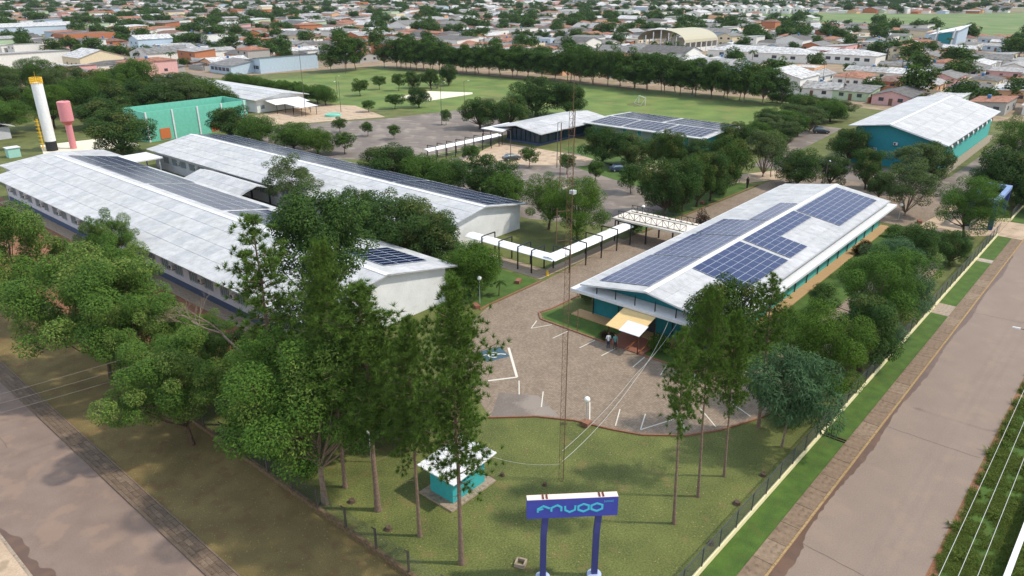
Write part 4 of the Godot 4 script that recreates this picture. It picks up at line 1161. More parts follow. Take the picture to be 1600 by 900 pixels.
# one continuous skin round tapered bones [p, q, r0, r1, colour]
func skin(bones: Array, cell: float, k: float) -> MB:
	var lo := Vector3(9, 9, 9); var hi := -lo
	for b in bones:
		for j in 2:
			var r: Vector3 = Vector3.ONE * (b[2 + j] + cell * 2.0)
			lo = lo.min(b[j] - r); hi = hi.max(b[j] + r)
	var n := Vector3i(((hi - lo) / cell).ceil()) + Vector3i.ONE
	var f := PackedFloat32Array(); f.resize(n.x * n.y * n.z)
	var at := func(p: Vector3) -> Array:
		var d := 9.0; var best := 9.0; var cc := Color.WHITE
		for b in bones:
			var pa: Vector3 = p - b[0]; var ba: Vector3 = b[1] - b[0]
			var h := clampf(pa.dot(ba) / maxf(ba.dot(ba), 1e-6), 0.0, 1.0)
			var e := (pa - ba * h).length() - lerpf(b[2], b[3], h)
			d = smin(d, e, k)
			if e < best: best = e; cc = b[4]
		return [d, cc]
	for z in n.z:
		for y in n.y:
			for x in n.x: f[(z * n.y + y) * n.x + x] = at.call(lo + Vector3(x, y, z) * cell)[0]
	var idx := {}
	var pts := []; var cols := []
	for z in n.z - 1:
		for y in n.y - 1:
			for x in n.x - 1:
				var s := Vector3.ZERO; var m := 0
				var g := []
				for c in 8: g.append(f[((z + (c >> 2)) * n.y + y + ((c >> 1) & 1)) * n.x + x + (c & 1)])
				for e in [[0, 1], [2, 3], [4, 5], [6, 7], [0, 2], [1, 3], [4, 6], [5, 7], [0, 4], [1, 5], [2, 6], [3, 7]]:
					var u: float = g[e[0]]; var w: float = g[e[1]]
					if (u < 0) != (w < 0):
						var h := u / (u - w)
						var p0 := Vector3(e[0] & 1, (e[0] >> 1) & 1, e[0] >> 2); var p1 := Vector3(e[1] & 1, (e[1] >> 1) & 1, e[1] >> 2)
						s += p0.lerp(p1, h); m += 1
				if m:
					var p := lo + (Vector3(x, y, z) + s / m) * cell
					idx[Vector3i(x, y, z)] = pts.size(); pts.append(p); cols.append(at.call(p)[1])
	var st := MB.new()
	var face := func(c0: Vector3i, c1: Vector3i, c2: Vector3i, c3: Vector3i, flip: bool):
		if not (idx.has(c0) and idx.has(c1) and idx.has(c2) and idx.has(c3)): return
		var q := [idx[c0], idx[c1], idx[c2], idx[c3]]
		if flip: q.reverse()
		st.col = cols[q[0]]
		st.quad(pts[q[0]], pts[q[1]], pts[q[2]], pts[q[3]])
	for z in range(1, n.z - 1):
		for y in range(1, n.y - 1):
			for x in range(1, n.x - 1):
				var u := f[(z * n.y + y) * n.x + x] < 0
				if u != (f[(z * n.y + y) * n.x + x + 1] < 0): face.call(Vector3i(x, y - 1, z - 1), Vector3i(x, y, z - 1), Vector3i(x, y, z), Vector3i(x, y - 1, z), not u)
				if u != (f[(z * n.y + y + 1) * n.x + x] < 0): face.call(Vector3i(x - 1, y, z - 1), Vector3i(x, y, z - 1), Vector3i(x, y, z), Vector3i(x - 1, y, z), u)
				if u != (f[((z + 1) * n.y + y) * n.x + x] < 0): face.call(Vector3i(x - 1, y - 1, z), Vector3i(x, y - 1, z), Vector3i(x, y, z), Vector3i(x - 1, y, z), not u)
	return st

func person(at: Vector3, turn: float, label: String, shirt: Color, trousers: Color, short_sleeve: bool) -> void:
	var sk := Color(0.32, 0.17, 0.10); var hair := Color(0.02, 0.015, 0.012); var shoe := Color(0.02, 0.02, 0.02)
	var B := []
	for s in [-1.0, 1.0]:
		B.append([Vector3(0.09 * s, 0.92, 0), Vector3(0.10 * s, 0.50, 0.02 * s), 0.095, 0.065, trousers])
		B.append([Vector3(0.10 * s, 0.50, 0.02 * s), Vector3(0.11 * s, 0.10, -0.01), 0.065, 0.045, trousers])
		B.append([Vector3(0.11 * s, 0.05, -0.02), Vector3(0.12 * s, 0.04, 0.15), 0.045, 0.035, shoe])
		B.append([Vector3(0.19 * s, 1.40, 0), Vector3(0.25 * s, 1.13, -0.02), 0.058, 0.046, shirt])
		var hand := Vector3(0.22 * s, 0.90, 0.12)
		B.append([Vector3(0.25 * s, 1.13, -0.02), hand, 0.042, 0.032, sk if short_sleeve else shirt])
		for j in 4: B.append([hand, hand + Vector3((j - 1.5) * 0.02, -0.15 - 0.015 * (1 if j in [1, 2] else 0), 0.02), 0.02, 0.010, sk])
		B.append([hand, hand + Vector3(-0.05 * s, -0.08, 0.03), 0.018, 0.011, sk])
	B.append([Vector3(0, 0.95, 0), Vector3(0, 1.12, 0), 0.135, 0.13, shirt])
	B.append([Vector3(0, 1.12, 0), Vector3(0, 1.36, 0), 0.13, 0.145, shirt])
	B.append([Vector3(-0.14, 1.40, 0), Vector3(0.14, 1.40, 0), 0.075, 0.075, shirt])
	B.append([Vector3(0, 1.45, 0), Vector3(0, 1.56, 0.01), 0.055, 0.05, sk])
	B.append([Vector3(0, 1.60, 0.02), Vector3(0, 1.66, 0.015), 0.082, 0.09, sk])
	B.append([Vector3(0, 1.615, 0.09), Vector3(0, 1.605, 0.115), 0.018, 0.014, sk])
	B.append([Vector3(0, 1.68, -0.03), Vector3(0, 1.70, -0.01), 0.092, 0.090, hair])
	var t := thing("person", label, "person", at, turn)
	var m := StandardMaterial3D.new()
	m.vertex_color_use_as_albedo = true; m.roughness = 0.85; m.cull_mode = BaseMaterial3D.CULL_DISABLED
	obj("body", skin(B, 0.028, 0.035), m, t)

func car(label: String, at: Vector3, turn: float, paint: Color, tall := false) -> void:
	var t := thing("parked_car", label, "car", at, turn, "cars on the campus and in the town")
	var pm := StandardMaterial3D.new(); pm.albedo_color = paint; pm.roughness = 0.3; pm.clearcoat_enabled = true; pm.clearcoat = 0.8; pm.cull_mode = BaseMaterial3D.CULL_DISABLED
	var top := 1.72 if tall else 1.45
	var loft := func(st: MB, rows: Array): # rows: [z, half width low, y low, half width high, y high]
		for i in rows.size() - 1:
			var p: Array = rows[i]; var q: Array = rows[i + 1]
			var L := func(r: Array) -> Array: return [Vector3(-r[1], r[2], r[0]), Vector3(-r[1] * 1.02, (r[2] + r[4]) * 0.5, r[0]), Vector3(-r[3], r[4], r[0]), Vector3(r[3], r[4], r[0]), Vector3(r[1] * 1.02, (r[2] + r[4]) * 0.5, r[0]), Vector3(r[1], r[2], r[0])]
			var a: Array = L.call(p); var b: Array = L.call(q)
			for j in 6: st.quad(a[j], a[(j + 1) % 6], b[(j + 1) % 6], b[j])
		for e in [0, rows.size() - 1]:
			var r: Array = rows[e]
			st.quad(Vector3(-r[1], r[2], r[0]), Vector3(-r[3], r[4], r[0]), Vector3(r[3], r[4], r[0]), Vector3(r[1], r[2], r[0]))
	var b := MB.new()
	loft.call(b, [[-2.1, 0.70, 0.45, 0.66, 0.75], [-1.95, 0.80, 0.30, 0.76, 0.92], [-1.0, 0.86, 0.26, 0.80, 0.98], [0.6, 0.86, 0.26, 0.80, 0.96], [1.5, 0.85, 0.28, 0.76, 0.86], [2.0, 0.78, 0.32, 0.68, 0.74], [2.1, 0.66, 0.42, 0.60, 0.62]])
	obj("body", b, pm, t)
	var g := MB.new()
	var rear := -1.95 if tall else -1.55
	loft.call(g, [[rear, 0.76, 0.93, 0.70, 0.96], [rear + 0.35, 0.78, 0.94, 0.60, top - 0.06], [0.1, 0.78, 0.94, 0.62, top - 0.05], [1.0, 0.76, 0.9, 0.70, 0.93]])
	obj("window", g, mats.pane, t)
	var r := MB.new()
	loft.call(r, [[rear + 0.3, 0.61, top - 0.08, 0.56, top - 0.02], [rear + 0.6, 0.63, top - 0.07, 0.58, top], [0.1, 0.64, top - 0.07, 0.58, top], [0.32, 0.62, top - 0.12, 0.58, top - 0.05]])
	obj("roof", r, pm, t)
	var w := MB.new(); w.lathe(Vector3.ZERO, [[0.0, -0.1], [0.30, -0.1], [0.34, -0.06], [0.34, 0.06], [0.30, 0.1], [0.0, 0.1]], 16)
	var rim := MB.new(); rim.lathe(Vector3.ZERO, [[0.0, 0.108], [0.19, 0.108], [0.21, 0.09]], 12)
	var wm := w.mesh(mat("tyre", C("1d1d1e"), 0.9)); var rm := rim.mesh(mat("rim", C("b5b8ba"), 0.35, null, 1.0, 0.8))
	for q in [[-0.78, -1.3], [0.78, -1.3], [-0.78, 1.32], [0.78, 1.32]]:
		var o := put("wheel", wm, t, Vector3(q[0], 0.34, q[1])); o.rotation.z = -PI / 2 * signf(q[0])
		put("rim", rm, o)
	for s in [-1, 1]:
		var h := MB.new(); h.box(Vector3(0.52 * s, 0.66, 2.06), Vector3(0.26, 0.13, 0.08)); obj("headlight", h, mat("lamp_clear", C("dfe3e6"), 0.15), t)
		h = MB.new(); h.box(Vector3(0.58 * s, 0.74, -2.04), Vector3(0.2, 0.16, 0.1)); obj("tail_light", h, mat("lamp_red", C("9c1f1c"), 0.3), t)

func globe_lamp(a: float, b: float, h: float, label: String) -> void:
	var t := thing("globe_lamp", label, "lamp", V(a, 0, b), 0.0, "globe lamps in the campus gardens")
	var m := MB.new(); m.tube([Vector3.ZERO, Vector3(0, h - 0.2, 0)], [0.045, 0.035], 8); obj("post", m, mats.frame_grey, t)
	m = MB.new()
	var pr := []
	for i in 9: pr.append([sin(PI * i / 8.0) * 0.27, h - cos(PI * i / 8.0) * 0.27])
	m.lathe(Vector3.ZERO, pr, 18); obj("globe", m, mat("globe_white", C("f2f0ea"), 0.35), t)

func lamp_post(a: float, b: float, h: float, label: String, arm := 1.2, turn := 0.0, category := "street lamp") -> void:
	var t := thing("lamp_post", label, category, V(a, 0, b), turn, "lamp posts and poles")
	var m := MB.new(); m.tube([Vector3(0, -0.2, 0), Vector3(0, h * 0.5, 0), Vector3(0, h, 0)], [0.09, 0.075, 0.055], 8); obj("post", m, mat("pole_grey", C("8c8d8c"), 0.7, texs["conc"], 2.0), t)
	if arm > 0:
		m = MB.new(); m.tube([Vector3(0, h - 0.1, 0), Vector3(arm * 0.5, h + 0.15, 0), Vector3(arm, h + 0.2, 0)], [0.04, 0.035, 0.03], 6); obj("arm", m, mats.pole_grey, t)
		m = MB.new(); m.hexa([Vector3(arm - 0.1, h + 0.14, -0.11), Vector3(arm - 0.1, h + 0.14, 0.11), Vector3(arm + 0.5, h + 0.17, 0.09), Vector3(arm + 0.5, h + 0.17, -0.09), Vector3(arm - 0.1, h + 0.27, -0.07), Vector3(arm - 0.1, h + 0.27, 0.07), Vector3(arm + 0.48, h + 0.23, 0.06), Vector3(arm + 0.48, h + 0.23, -0.06)])
		obj("lamp_head", m, grainy("lamp_shell", "dcdcdc", 0.5), t)

func cable(called: String, label: String, pts: Array, sag: float, r: float, m: Material) -> void:
	var s := MB.new()
	var l := []
	for i in pts.size() - 1:
		for k in 8:
			var u := k / 8.0
			l.append(pts[i].lerp(pts[i + 1], u) - Vector3(0, sag * 4.0 * u * (1 - u), 0))
	l.append(pts[-1])
	var rad := []
	for i in l.size(): rad.append(r)
	s.tube(l, rad, 4)
	tag(obj(called, s, m), label, "cable", "overhead cables")

func stroke(st: MB, pts: Array, w: float, close := false) -> void: # flat lettering stroke standing 2 cm proud
	var n := pts.size()
	for i in (n if close else n - 1):
		var p: Vector2 = pts[i]; var q: Vector2 = pts[(i + 1) % n]
		var d := (q - p).normalized(); var s := Vector2(-d.y, d.x) * w / 2
		p -= d * w * 0.28; q += d * w * 0.28
		var z := 0.012 + 0.0015 * i
		st.hexa([Vector3(p.x + s.x, p.y + s.y, 0), Vector3(q.x + s.x, q.y + s.y, 0), Vector3(q.x - s.x, q.y - s.y, 0), Vector3(p.x - s.x, p.y - s.y, 0), Vector3(p.x + s.x, p.y + s.y, z), Vector3(q.x + s.x, q.y + s.y, z), Vector3(q.x - s.x, q.y - s.y, z), Vector3(p.x - s.x, p.y - s.y, z)])

func big_sign() -> void:
	var W := 5.75; var H := 1.42
	var t := thing("billboard_sign", "blue roadside sign with turquoise hexagonal lettering on two bent legs", "sign", V(31.05, 0, 21.55), -atan2(0.715, 0.70))
	var blue := mat("sign_blue", C("4650b0"), 0.45, texs["grain"], 3.0); var leg := mat("sign_leg", C("3b3f7d"), 0.6, texs["grain"], 2.0)
	var y0 := 4.95
	var m := MB.new(); m.box(Vector3(0, y0 + H / 2, 0), Vector3(W, H, 0.5)); obj("cabinet", m, blue, t)
	m = MB.new(); m.box(Vector3(0, y0 + H + 0.012, 0), Vector3(W - 0.02, 0.03, 0.48)); var top := obj("top_cover", m, mat("sign_top", C("ecd5cc"), 0.8, texs["grain"], 1.5), t)
	for x in [-1.85, 1.7]:
		for k in 2:
			m = MB.new(); m.box(Vector3(x + 0.24 * k, y0 + H + 0.06, 0), Vector3(0.1, 0.07, 0.42)); obj("lifting_bracket", m, mat("rust", C("a4623f"), 0.9, texs["bark"], 0.8), top)
	for x in [-1.78, 1.62]:
		m = MB.new()
		var l := [Vector3(x, -0.2, 0.12), Vector3(x, 3.6, 0.12), Vector3(x + 0.12, y0 + 0.02, 0.0)]
		for i in 2: m.hexa([l[i] + Vector3(-0.19, 0, -0.15), l[i] + Vector3(0.19, 0, -0.15), l[i] + Vector3(0.19, 0, 0.15), l[i] + Vector3(-0.19, 0, 0.15), l[i + 1] + Vector3(-0.19, 0, -0.15), l[i + 1] + Vector3(0.19, 0, -0.15), l[i + 1] + Vector3(0.19, 0, 0.15), l[i + 1] + Vector3(-0.19, 0, 0.15)])
		obj("leg", m, leg, t)
		m = MB.new(); m.lathe(Vector3(x, 0, 0.12), [[0.5, -0.1], [0.48, 0.14], [0.3, 0.22], [0.0, 0.22]], 14); obj("foot", m, mat("sign_foot", C("a9b4d2"), 0.8, texs["grain"], 1.5), t)
	var turq := mat("sign_letters", C("4fc3d9"), 0.5)
	var P := func(l: Array) -> Array:
		var r := []
		for q in l: r.append(Vector2((q[0] - 0.5) * W, y0 + q[1] * H))
		return r
	for g in [[[[0.12, 0.36], [0.12, 0.52], [0.18, 0.67], [0.245, 0.54]], false, "letter"], [[[0.268, 0.38], [0.268, 0.555], [0.332, 0.685], [0.377, 0.57], [0.377, 0.38]], false, "letter"], [[[0.418, 0.60], [0.42, 0.40], [0.468, 0.285], [0.527, 0.40], [0.529, 0.60]], false, "letter"],
		[[[0.563, 0.39], [0.563, 0.58], [0.62, 0.695], [0.677, 0.60], [0.677, 0.40], [0.62, 0.285]], true, "letter"], [[[0.707, 0.39], [0.707, 0.59], [0.767, 0.70], [0.827, 0.60], [0.827, 0.40], [0.767, 0.285]], true, "letter"]]:
		m = MB.new()
		stroke(m, P.call(g[0]), 0.125, g[1])
		if g[0][0][0] == 0.12: stroke(m, P.call([[0.125, 0.455], [0.175, 0.52]]), 0.11)
		obj(g[2], m, turq, t).position.z = 0.251
	var tm := TextMesh.new()
	var sf := SystemFont.new(); sf.font_names = PackedStringArray(["Droid Sans"])
	tm.font = sf; tm.text = "[unical]"; tm.font_size = 20; tm.pixel_size = 0.0092; tm.depth = 0.012
	tm.material = turq
	put("small_lettering", tm, t, Vector3(0.395 * W, y0 + 0.79 * H, 0.258))
	m = MB.new()
	for q in [[0, -0.3, 0.7, 0.12], [0, 0.3, 0.7, 0.12], [-0.3, 0, 0.12, 0.5], [0.3, 0, 0.12, 0.5]]: m.box(Vector3(q[0], 0.12, q[1]), Vector3(q[2], 0.3, q[3]))
	var box_ := obj("inspection_box", m, mats.conc_slab)
	tag(box_, "small open concrete inspection box beside the blue sign leg", "inspection box")
	box_.position = V(29.7, 0, 24.6); box_.rotation.y = 0.4

func mast() -> void:
	var t := thing("radio_mast", "slender rusty lattice radio mast rising from the front lawn", "mast", V(38.8, 0, 28.0))
	var rust := mat("rust_mast", C("b39a82"), 0.9, texs["bark"], 1.2)
	var h := 30.8
	var leg := []
	for k in 3: leg.append(Vector3(cos(TAU * k / 3.0), 0, sin(TAU * k / 3.0)) * 0.24)
	var seg := 2.2
	var y := 0.0
	while y < 28.0:
		var m := MB.new()
		for k in 3:
			m.tube([leg[k] + Vector3(0, y, 0), leg[k] + Vector3(0, y + seg, 0)], [0.016, 0.016], 5)
			for j in 4:
				var y0 := y + seg * j / 4.0; var y1 := y + seg * (j + 1) / 4.0
				var p: Vector3 = leg[k]; var q: Vector3 = leg[(k + 1) % 3]
				if j % 2: var s := p; p = q; q = s
				m.tube([p + Vector3(0, y0, 0), q + Vector3(0, y1, 0)], [0.009, 0.009], 4)
				m.tube([leg[k] + Vector3(0, y0, 0), leg[(k + 1) % 3] + Vector3(0, y0, 0)], [0.009, 0.009], 4)
		obj("lattice_section", m, rust, t)
		y += seg
	for q in [[12.8, 14.6, 0.45], [19.6, 22.2, -0.5], [23.6, 27.8, -0.42]]: # antenna brackets
		var m := MB.new()
		m.tube([Vector3(q[2] * 1.6, q[0], q[2]), Vector3(q[2] * 1.6, q[1], q[2])], [0.03, 0.03], 5)
		for e in [0.1, 0.9]: m.tube([Vector3(0, lerpf(q[0], q[1], e), 0), Vector3(q[2] * 1.6, lerpf(q[0], q[1], e), q[2])], [0.02, 0.02], 4)
		obj("antenna_bracket", m, rust, t)
	var m := MB.new(); m.tube([Vector3(0, 27.5, 0), Vector3(0, h, 0)], [0.03, 0.015], 5); obj("antenna", m, rust, t)
	m = MB.new(); m.box(Vector3(0.1, 23.2, 0.1), Vector3(0.35, 0.25, 0.35)); obj("antenna_box", m, mats.frame_grey, t)
	var wire := mat("guy_wire", C("b9b7b0"), 0.6)
	for q in [[V(44.5, 0.2, 42) - V(38.8, 0, 28), 24.0]]:
		pass
	cable("guy_wire", "thin wire from the mast foot to the teal block entrance", [V(38.9, 1.6, 28.1), V(54.5, 1.2, 31.0), V(64.2, 3.6, 33.0)], 0.6, 0.022, wire)
	cable("guy_wire", "second thin wire from the mast to the teal block", [V(38.9, 2.6, 28.1), V(54.7, 1.5, 31.2), V(64.2, 3.5, 32.0)], 0.4, 0.018, wire)
	cable("guy_wire", "thin wire from the mast across the lawn to the kiosk", [V(38.7, 1.5, 28.1), V(35.2, 2.2, 32.2)], 0.35, 0.014, wire)

func things() -> void:
	mat("dark_metal", C("26282b"), 0.5, null, 1.0, 0.3)
	covered_walk("white covered walkway turning a corner beside the parking drive", [[73.3, 67.0, true], [73.3, 63.8, true], [73.3, 60.4, true], [73.3, 58.0, true], [75.4, 55.6, false], [79.2, 55.6, false], [83.0, 55.6, false], [87.0, 55.6, false], [90.6, 55.6, false]], [[73.3, 70.6], [73.3, 55.6], [91.8, 55.6]], 1.15, 3.25)
	covered_walk("straight white covered walkway along the far asphalt court", [[111, 118, false], [114, 118, false], [117, 118, false], [120, 118, false], [123, 118, false], [126, 118, false], [129, 118, false], [131.8, 118, false]], [[109, 118], [133, 118]], 1.15, 3.2)
	var t := thing("flat_canopy", "white flat canopy between covered walkway and glazed hall", "canopy", Vector3.ZERO)
	var d := MB.new(); d.poly([[133.4, 117], [144, 120.6], [144, 124.2], [133.4, 124]], 3.15, 3.3); obj("roof", d, mats.cap_white, t)
	for q in [[133.8, 117.4], [133.8, 123.6], [143.6, 123.8], [143.6, 121]]:
		d = MB.new(); d.box(V(q[0], 1.57, q[1]), Vector3(0.15, 3.15, 0.15)); obj("post", d, mats.dark_metal, t)
	# bridge canopy with lattice girders across the drive
	t = thing("bridge_canopy", "concrete canopy with black lattice girders across the drive", "canopy", Vector3.ZERO)
	d = MB.new(); d.poly([[91.6, 45.9], [97.2, 45.9], [97.2, 58.2], [91.6, 58.2]], 2.95, 3.2); obj("slab", d, grainy("slab_pale", "ddd3c6", 0.9, 3.0), t)
	for a in [92.3, 96.2]:
		d = MB.new()
		d.bar(V(a, 3.24, 46.2), V(a, 3.24, 57.6), 0.07); d.bar(V(a, 4.25, 46.2), V(a, 4.25, 57.6), 0.07)
		for i in 12:
			var b0 := 46.2 + i * 0.95
			d.bar(V(a, 3.24, b0), V(a, 4.25, b0), 0.06)
			d.bar(V(a, 3.24 if i % 2 else 4.25, b0), V(a, 4.25 if i % 2 else 3.24, b0 + 0.95), 0.05)
		d.bar(V(a, 3.24, 57.6), V(a, 4.25, 57.6), 0.06)
		obj("girder", d, mats.dark_metal, t)
	for q in [[92.3, 57.5], [96.2, 57.5], [92.3, 52.6], [92.3, 48.2], [96.2, 52.6], [96.2, 48.2]]:
		d = MB.new(); d.box(V(q[0], 1.47, q[1]), Vector3(0.18, 2.96, 0.18)); obj("post", d, mats.dark_metal, t)
	# entrance portico
	t = thing("entrance_portico", "open blue and white portico frame over the entrance drive", "portico", Vector3.ZERO)
	var pb := grainy("portico_blue", "7f96bd", 0.7, 3.0); var cb := grainy("column_blue", "2c3d7d", 0.7, 2.0)
	for q in [[133.6, 145.6, 14.4, 15.1], [133.6, 145.6, 17.6, 18.3], [133.6, 134.4, 15.1, 17.6], [144.8, 145.6, 15.1, 17.6]]:
		d = MB.new(); d.poly([[q[0], q[2]], [q[1], q[2]], [q[1], q[3]], [q[0], q[3]]], 4.3, 4.9); obj("beam", d, pb, t)
	for q in [[134, 14.8], [134, 18], [145.2, 14.8], [145.2, 18]]:
		d = MB.new(); d.box(V(q[0], 2.1, q[1]), Vector3(0.8, 4.4, 0.7)); obj("column", d, cb, t)
	# water towers
	t = thing("water_tower", "tall white cylindrical water tower with yellow top rail and black foot", "water tower", V(60.6, 0, 193.2))
	d = MB.new(); d.lathe(Vector3.ZERO, [[1.18, 2.2], [1.18, 15.3], [0.0, 15.5]], 26); obj("tank", d, grainy("tower_white", "efefef", 0.6, 4.0), t)
	d = MB.new(); d.lathe(Vector3.ZERO, [[1.2, -0.2], [1.2, 2.2]], 26); obj("foot_band", d, mat("black_paint", C("232326"), 0.7), t)
	var yel := mat("yellow_paint", C("e3b52d"), 0.6)
	d = MB.new()
	for k in 16:
		var p := Vector3(cos(TAU * k / 16.0), 0, sin(TAU * k / 16.0)) * 1.24; var q := Vector3(cos(TAU * (k + 1) / 16.0), 0, sin(TAU * (k + 1) / 16.0)) * 1.24
		d.bar(p + Vector3(0, 15.2, 0), p + Vector3(0, 16.5, 0), 0.1)
		for y in [15.4, 15.8, 16.2, 16.5]: d.bar(p + Vector3(0, y, 0), q + Vector3(0, y, 0), 0.1)
	obj("top_rail", d, yel, t)
	d = MB.new()
	for x in [-0.35, 0.35]: d.bar(Vector3(-1.75, 0.3, x), Vector3(-1.75, 7.5, x), 0.09)
	for k in 24: d.bar(Vector3(-1.75, 0.5 + k * 0.3, -0.35), Vector3(-1.75, 0.5 + k * 0.3, 0.35), 0.06)
	for k in 8: d.bar(Vector3(-1.75, 0.9 + k * 0.85, 0), Vector3(-1.3, 0.9 + k * 0.85, 0), 0.06)
	for k in 8: d.lathe(Vector3(-1.95, 1.0 + k * 0.85, 0), [[0.42, 0.0], [0.42, 0.1]], 10)
	obj("ladder", d, yel, t)
	d = MB.new(); d.tube([Vector3(0, 15.4, 0), Vector3(0, 17.8, 0)], [0.04, 0.02], 5); obj("lightning_rod", d, yel, t)
	t = thing("water_tower", "pink goblet-shaped water tower beside the white one", "water tower", V(64.7, 0, 191.8))
	var pink := grainy("tower_pink", "d98a90", 0.65, 3.0)
	d = MB.new(); d.lathe(Vector3.ZERO, [[0.72, -0.2], [0.72, 5.6]], 20); obj("stem", d, pink, t)
	d = MB.new(); d.lathe(Vector3.ZERO, [[0.73, 5.6], [1.42, 6.5]], 24); obj("cone", d, grainy("tower_red", "c0625c", 0.7, 3.0), t)
	d = MB.new(); d.lathe(Vector3.ZERO, [[1.42, 6.5], [1.42, 10.8], [1.2, 10.95], [0.0, 11.0]], 24); obj("tank", d, pink, t)
	d = MB.new(); d.lathe(Vector3(0.4, 10.97, 0.2), [[0.32, 0.0], [0.32, 0.1], [0.0, 0.14]], 12); obj("hatch", d, mats.tower_red, t)
	big_sign()
	mast()
	person(V(60.2, 0, 37.9), 2.4, "person in white shirt and dark trousers standing by the awning", Color(0.72, 0.75, 0.76), Color(0.03, 0.045, 0.10), true)
	person(V(60.45, 0, 37.2), -1.0, "person in teal shirt and dark trousers standing by the awning", Color(0.10, 0.28, 0.27), Color(0.03, 0.035, 0.04), true)
	# dark carved figure on the lawn corner
	t = thing("carved_statue", "dark carved wooden statue with pale head at the lawn corner", "statue", V(133.1, 0, 54.8), 0.6)
	var dk := Color(0.012, 0.009, 0.008)
	var B := [[Vector3(0.0, 0.0, 0), Vector3(0.05, 1.0, 0), 0.20, 0.17, dk], [Vector3(0.05, 1.0, 0), Vector3(0.12, 1.75, 0), 0.26, 0.30, dk], [Vector3(-0.1, 1.8, 0), Vector3(0.35, 1.82, 0), 0.17, 0.17, dk], [Vector3(0.36, 1.75, 0), Vector3(0.34, 1.1, 0.05), 0.11, 0.09, dk], [Vector3(0.12, 1.9, 0), Vector3(0.14, 2.15, 0), 0.11, 0.11, dk], [Vector3(0.15, 2.25, 0.02), Vector3(0.2, 2.35, 0.03), 0.15, 0.14, Color(0.35, 0.31, 0.27)]]
	var vm := StandardMaterial3D.new(); vm.vertex_color_use_as_albedo = true; vm.roughness = 0.6; vm.cull_mode = BaseMaterial3D.CULL_DISABLED
	obj("figure", skin(B, 0.06, 0.08), vm, t)
	d = MB.new(); d.lathe(Vector3.ZERO, [[0.34, -0.1], [0.32, 0.12], [0.0, 0.13]], 12); obj("base", d, mats.conc_slab, t)
	car("black estate car parked in front of the tall teal hall", V(199, 0, 64), 0.5, C("15171a"), true)
	car("dark blue car half hidden under the car park trees", V(129.2, 0, 81), 0.9, C("1c2c4c"))
	car("dark grey car at the foot of a car park lamp post", V(122.6, 0, 104.8), 1.2, C("2b2d30"))
	car("pale teal car parked by the hedge of the field", V(231, 0, 80.5), 1.5, C("9cc9c2"))
	globe_lamp(46.5, 31.1, 2.55, "white globe lamp on thin post at the parking court kerb")
	globe_lamp(98.6, 57.0, 3.6, "white globe lamp beside the lattice bridge canopy")
	globe_lamp(93.0, 89.6, 3.4, "white globe lamp among trees behind the second long block")
	globe_lamp(130.0, 27.2, 2.6, "white globe lamp on the lawn past the teal block")
	globe_lamp(30.6, 41.2, 3.0, "white globe lamp under the pines behind the kiosk")
	globe_lamp(60.0, 56.4, 3.3, "thin white lamp on the lawn of the round bush")
	t = thing("lamp_plinth", "small red brick plinth at the foot of the parking court lamp", "plinth", V(46.4, 0, 31.0))
	d = MB.new(); d.box(Vector3(0, 0.16, 0), Vector3(0.7, 0.45, 0.7)); obj("base", d, mats.kerb_red, t)
	d = MB.new(); d.box(Vector3(0, 0.41, 0), Vector3(0.76, 0.06, 0.76)); obj("coping", d, mats.kerb_red, t)
	lamp_post(127.4, 188.5, 18.6, "very tall grey pole beside the white block's awnings", 0.0, 0.0, "pole")
	for q in [[161.8, 219.0, 6.1, "short lamp post on the grass by the goal"], [139.2, 187.3, 8.9, "lamp post at the corner of court and field"], [143.6, 148.2, 11.2, "tall lamp post on the dividing strip of the asphalt court"], [169.9, 164.8, 8.0, "lamp post between sand court and asphalt court"], [120.6, 103.4, 6.9, "lamp post in the car park by the small round tree"], [123.3, 92.8, 9.5, "tall lamp post in the car park near the earth path"], [139.9, 42.9, 6.0, "lamp post with solar panel before the tall teal hall"], [265.9, 80.3, 8.4, "concrete pole in the side street behind the field hedge"], [382.7, 81.8, 8.4, "concrete pole with lamp arm in the town street"], [204.9, 270.2, 8.0, "concrete pole beside the pale blue sheds"], [300, 99, 8.0, "concrete pole among the grey roofs of the town"], [72.4, -1.2, 8.2, "street lamp leaning over the straight street from the weeds"]]:
		lamp_post(q[0], q[1], q[2], q[3], 5.2 if q[0] == 72.4 else 1.3, PI / 2 if q[0] == 72.4 else q[0] * 0.7)
	# goals
	for q in [[158.7, 251.9, "white football goal at the far end by the pale sheds", 0.9], [212.0, 125.8, "white football goal near the avenue trees", 0.9]]:
		t = thing("football_goal", q[2], "goal", V(q[0], 0, q[1]), q[3], "football goals")
		d = MB.new()
		d.bar(Vector3(-3.0, 0, 0), Vector3(-3.0, 2.4, 0), 0.12); d.bar(Vector3(3.0, 0, 0), Vector3(3.0, 2.4, 0), 0.12); d.bar(Vector3(-3.0, 2.4, 0), Vector3(3.0, 2.4, 0), 0.12)
		obj("frame", d, mats.cap_white, t)
		d = MB.new()
		for x in [-3.0, 3.0]: d.bar(Vector3(x, 2.4, 0), Vector3(x, 0.0, -1.6), 0.06)
		d.bar(Vector3(-3.0, 0.05, -1.6), Vector3(3.0, 0.05, -1.6), 0.06)
		obj("back_frame", d, mats.cap_white, t)
	# small things
	for i in 5:
		t = thing("park_bench", "low wooden bench in the row between sand court and field", "bench", V(176 + i * 5.2, 0, 196 + i * 2.2), 0.9, "benches by the sand court")
		d = MB.new(); d.box(Vector3(0, 0.45, 0), Vector3(2.2, 0.08, 0.5)); obj("seat", d, mats.timber, t)
		for x in [-0.8, 0.8]: d = MB.new(); d.box(Vector3(x, 0.2, 0), Vector3(0.12, 0.44, 0.4)); obj("leg", d, mats.conc_slab, t)
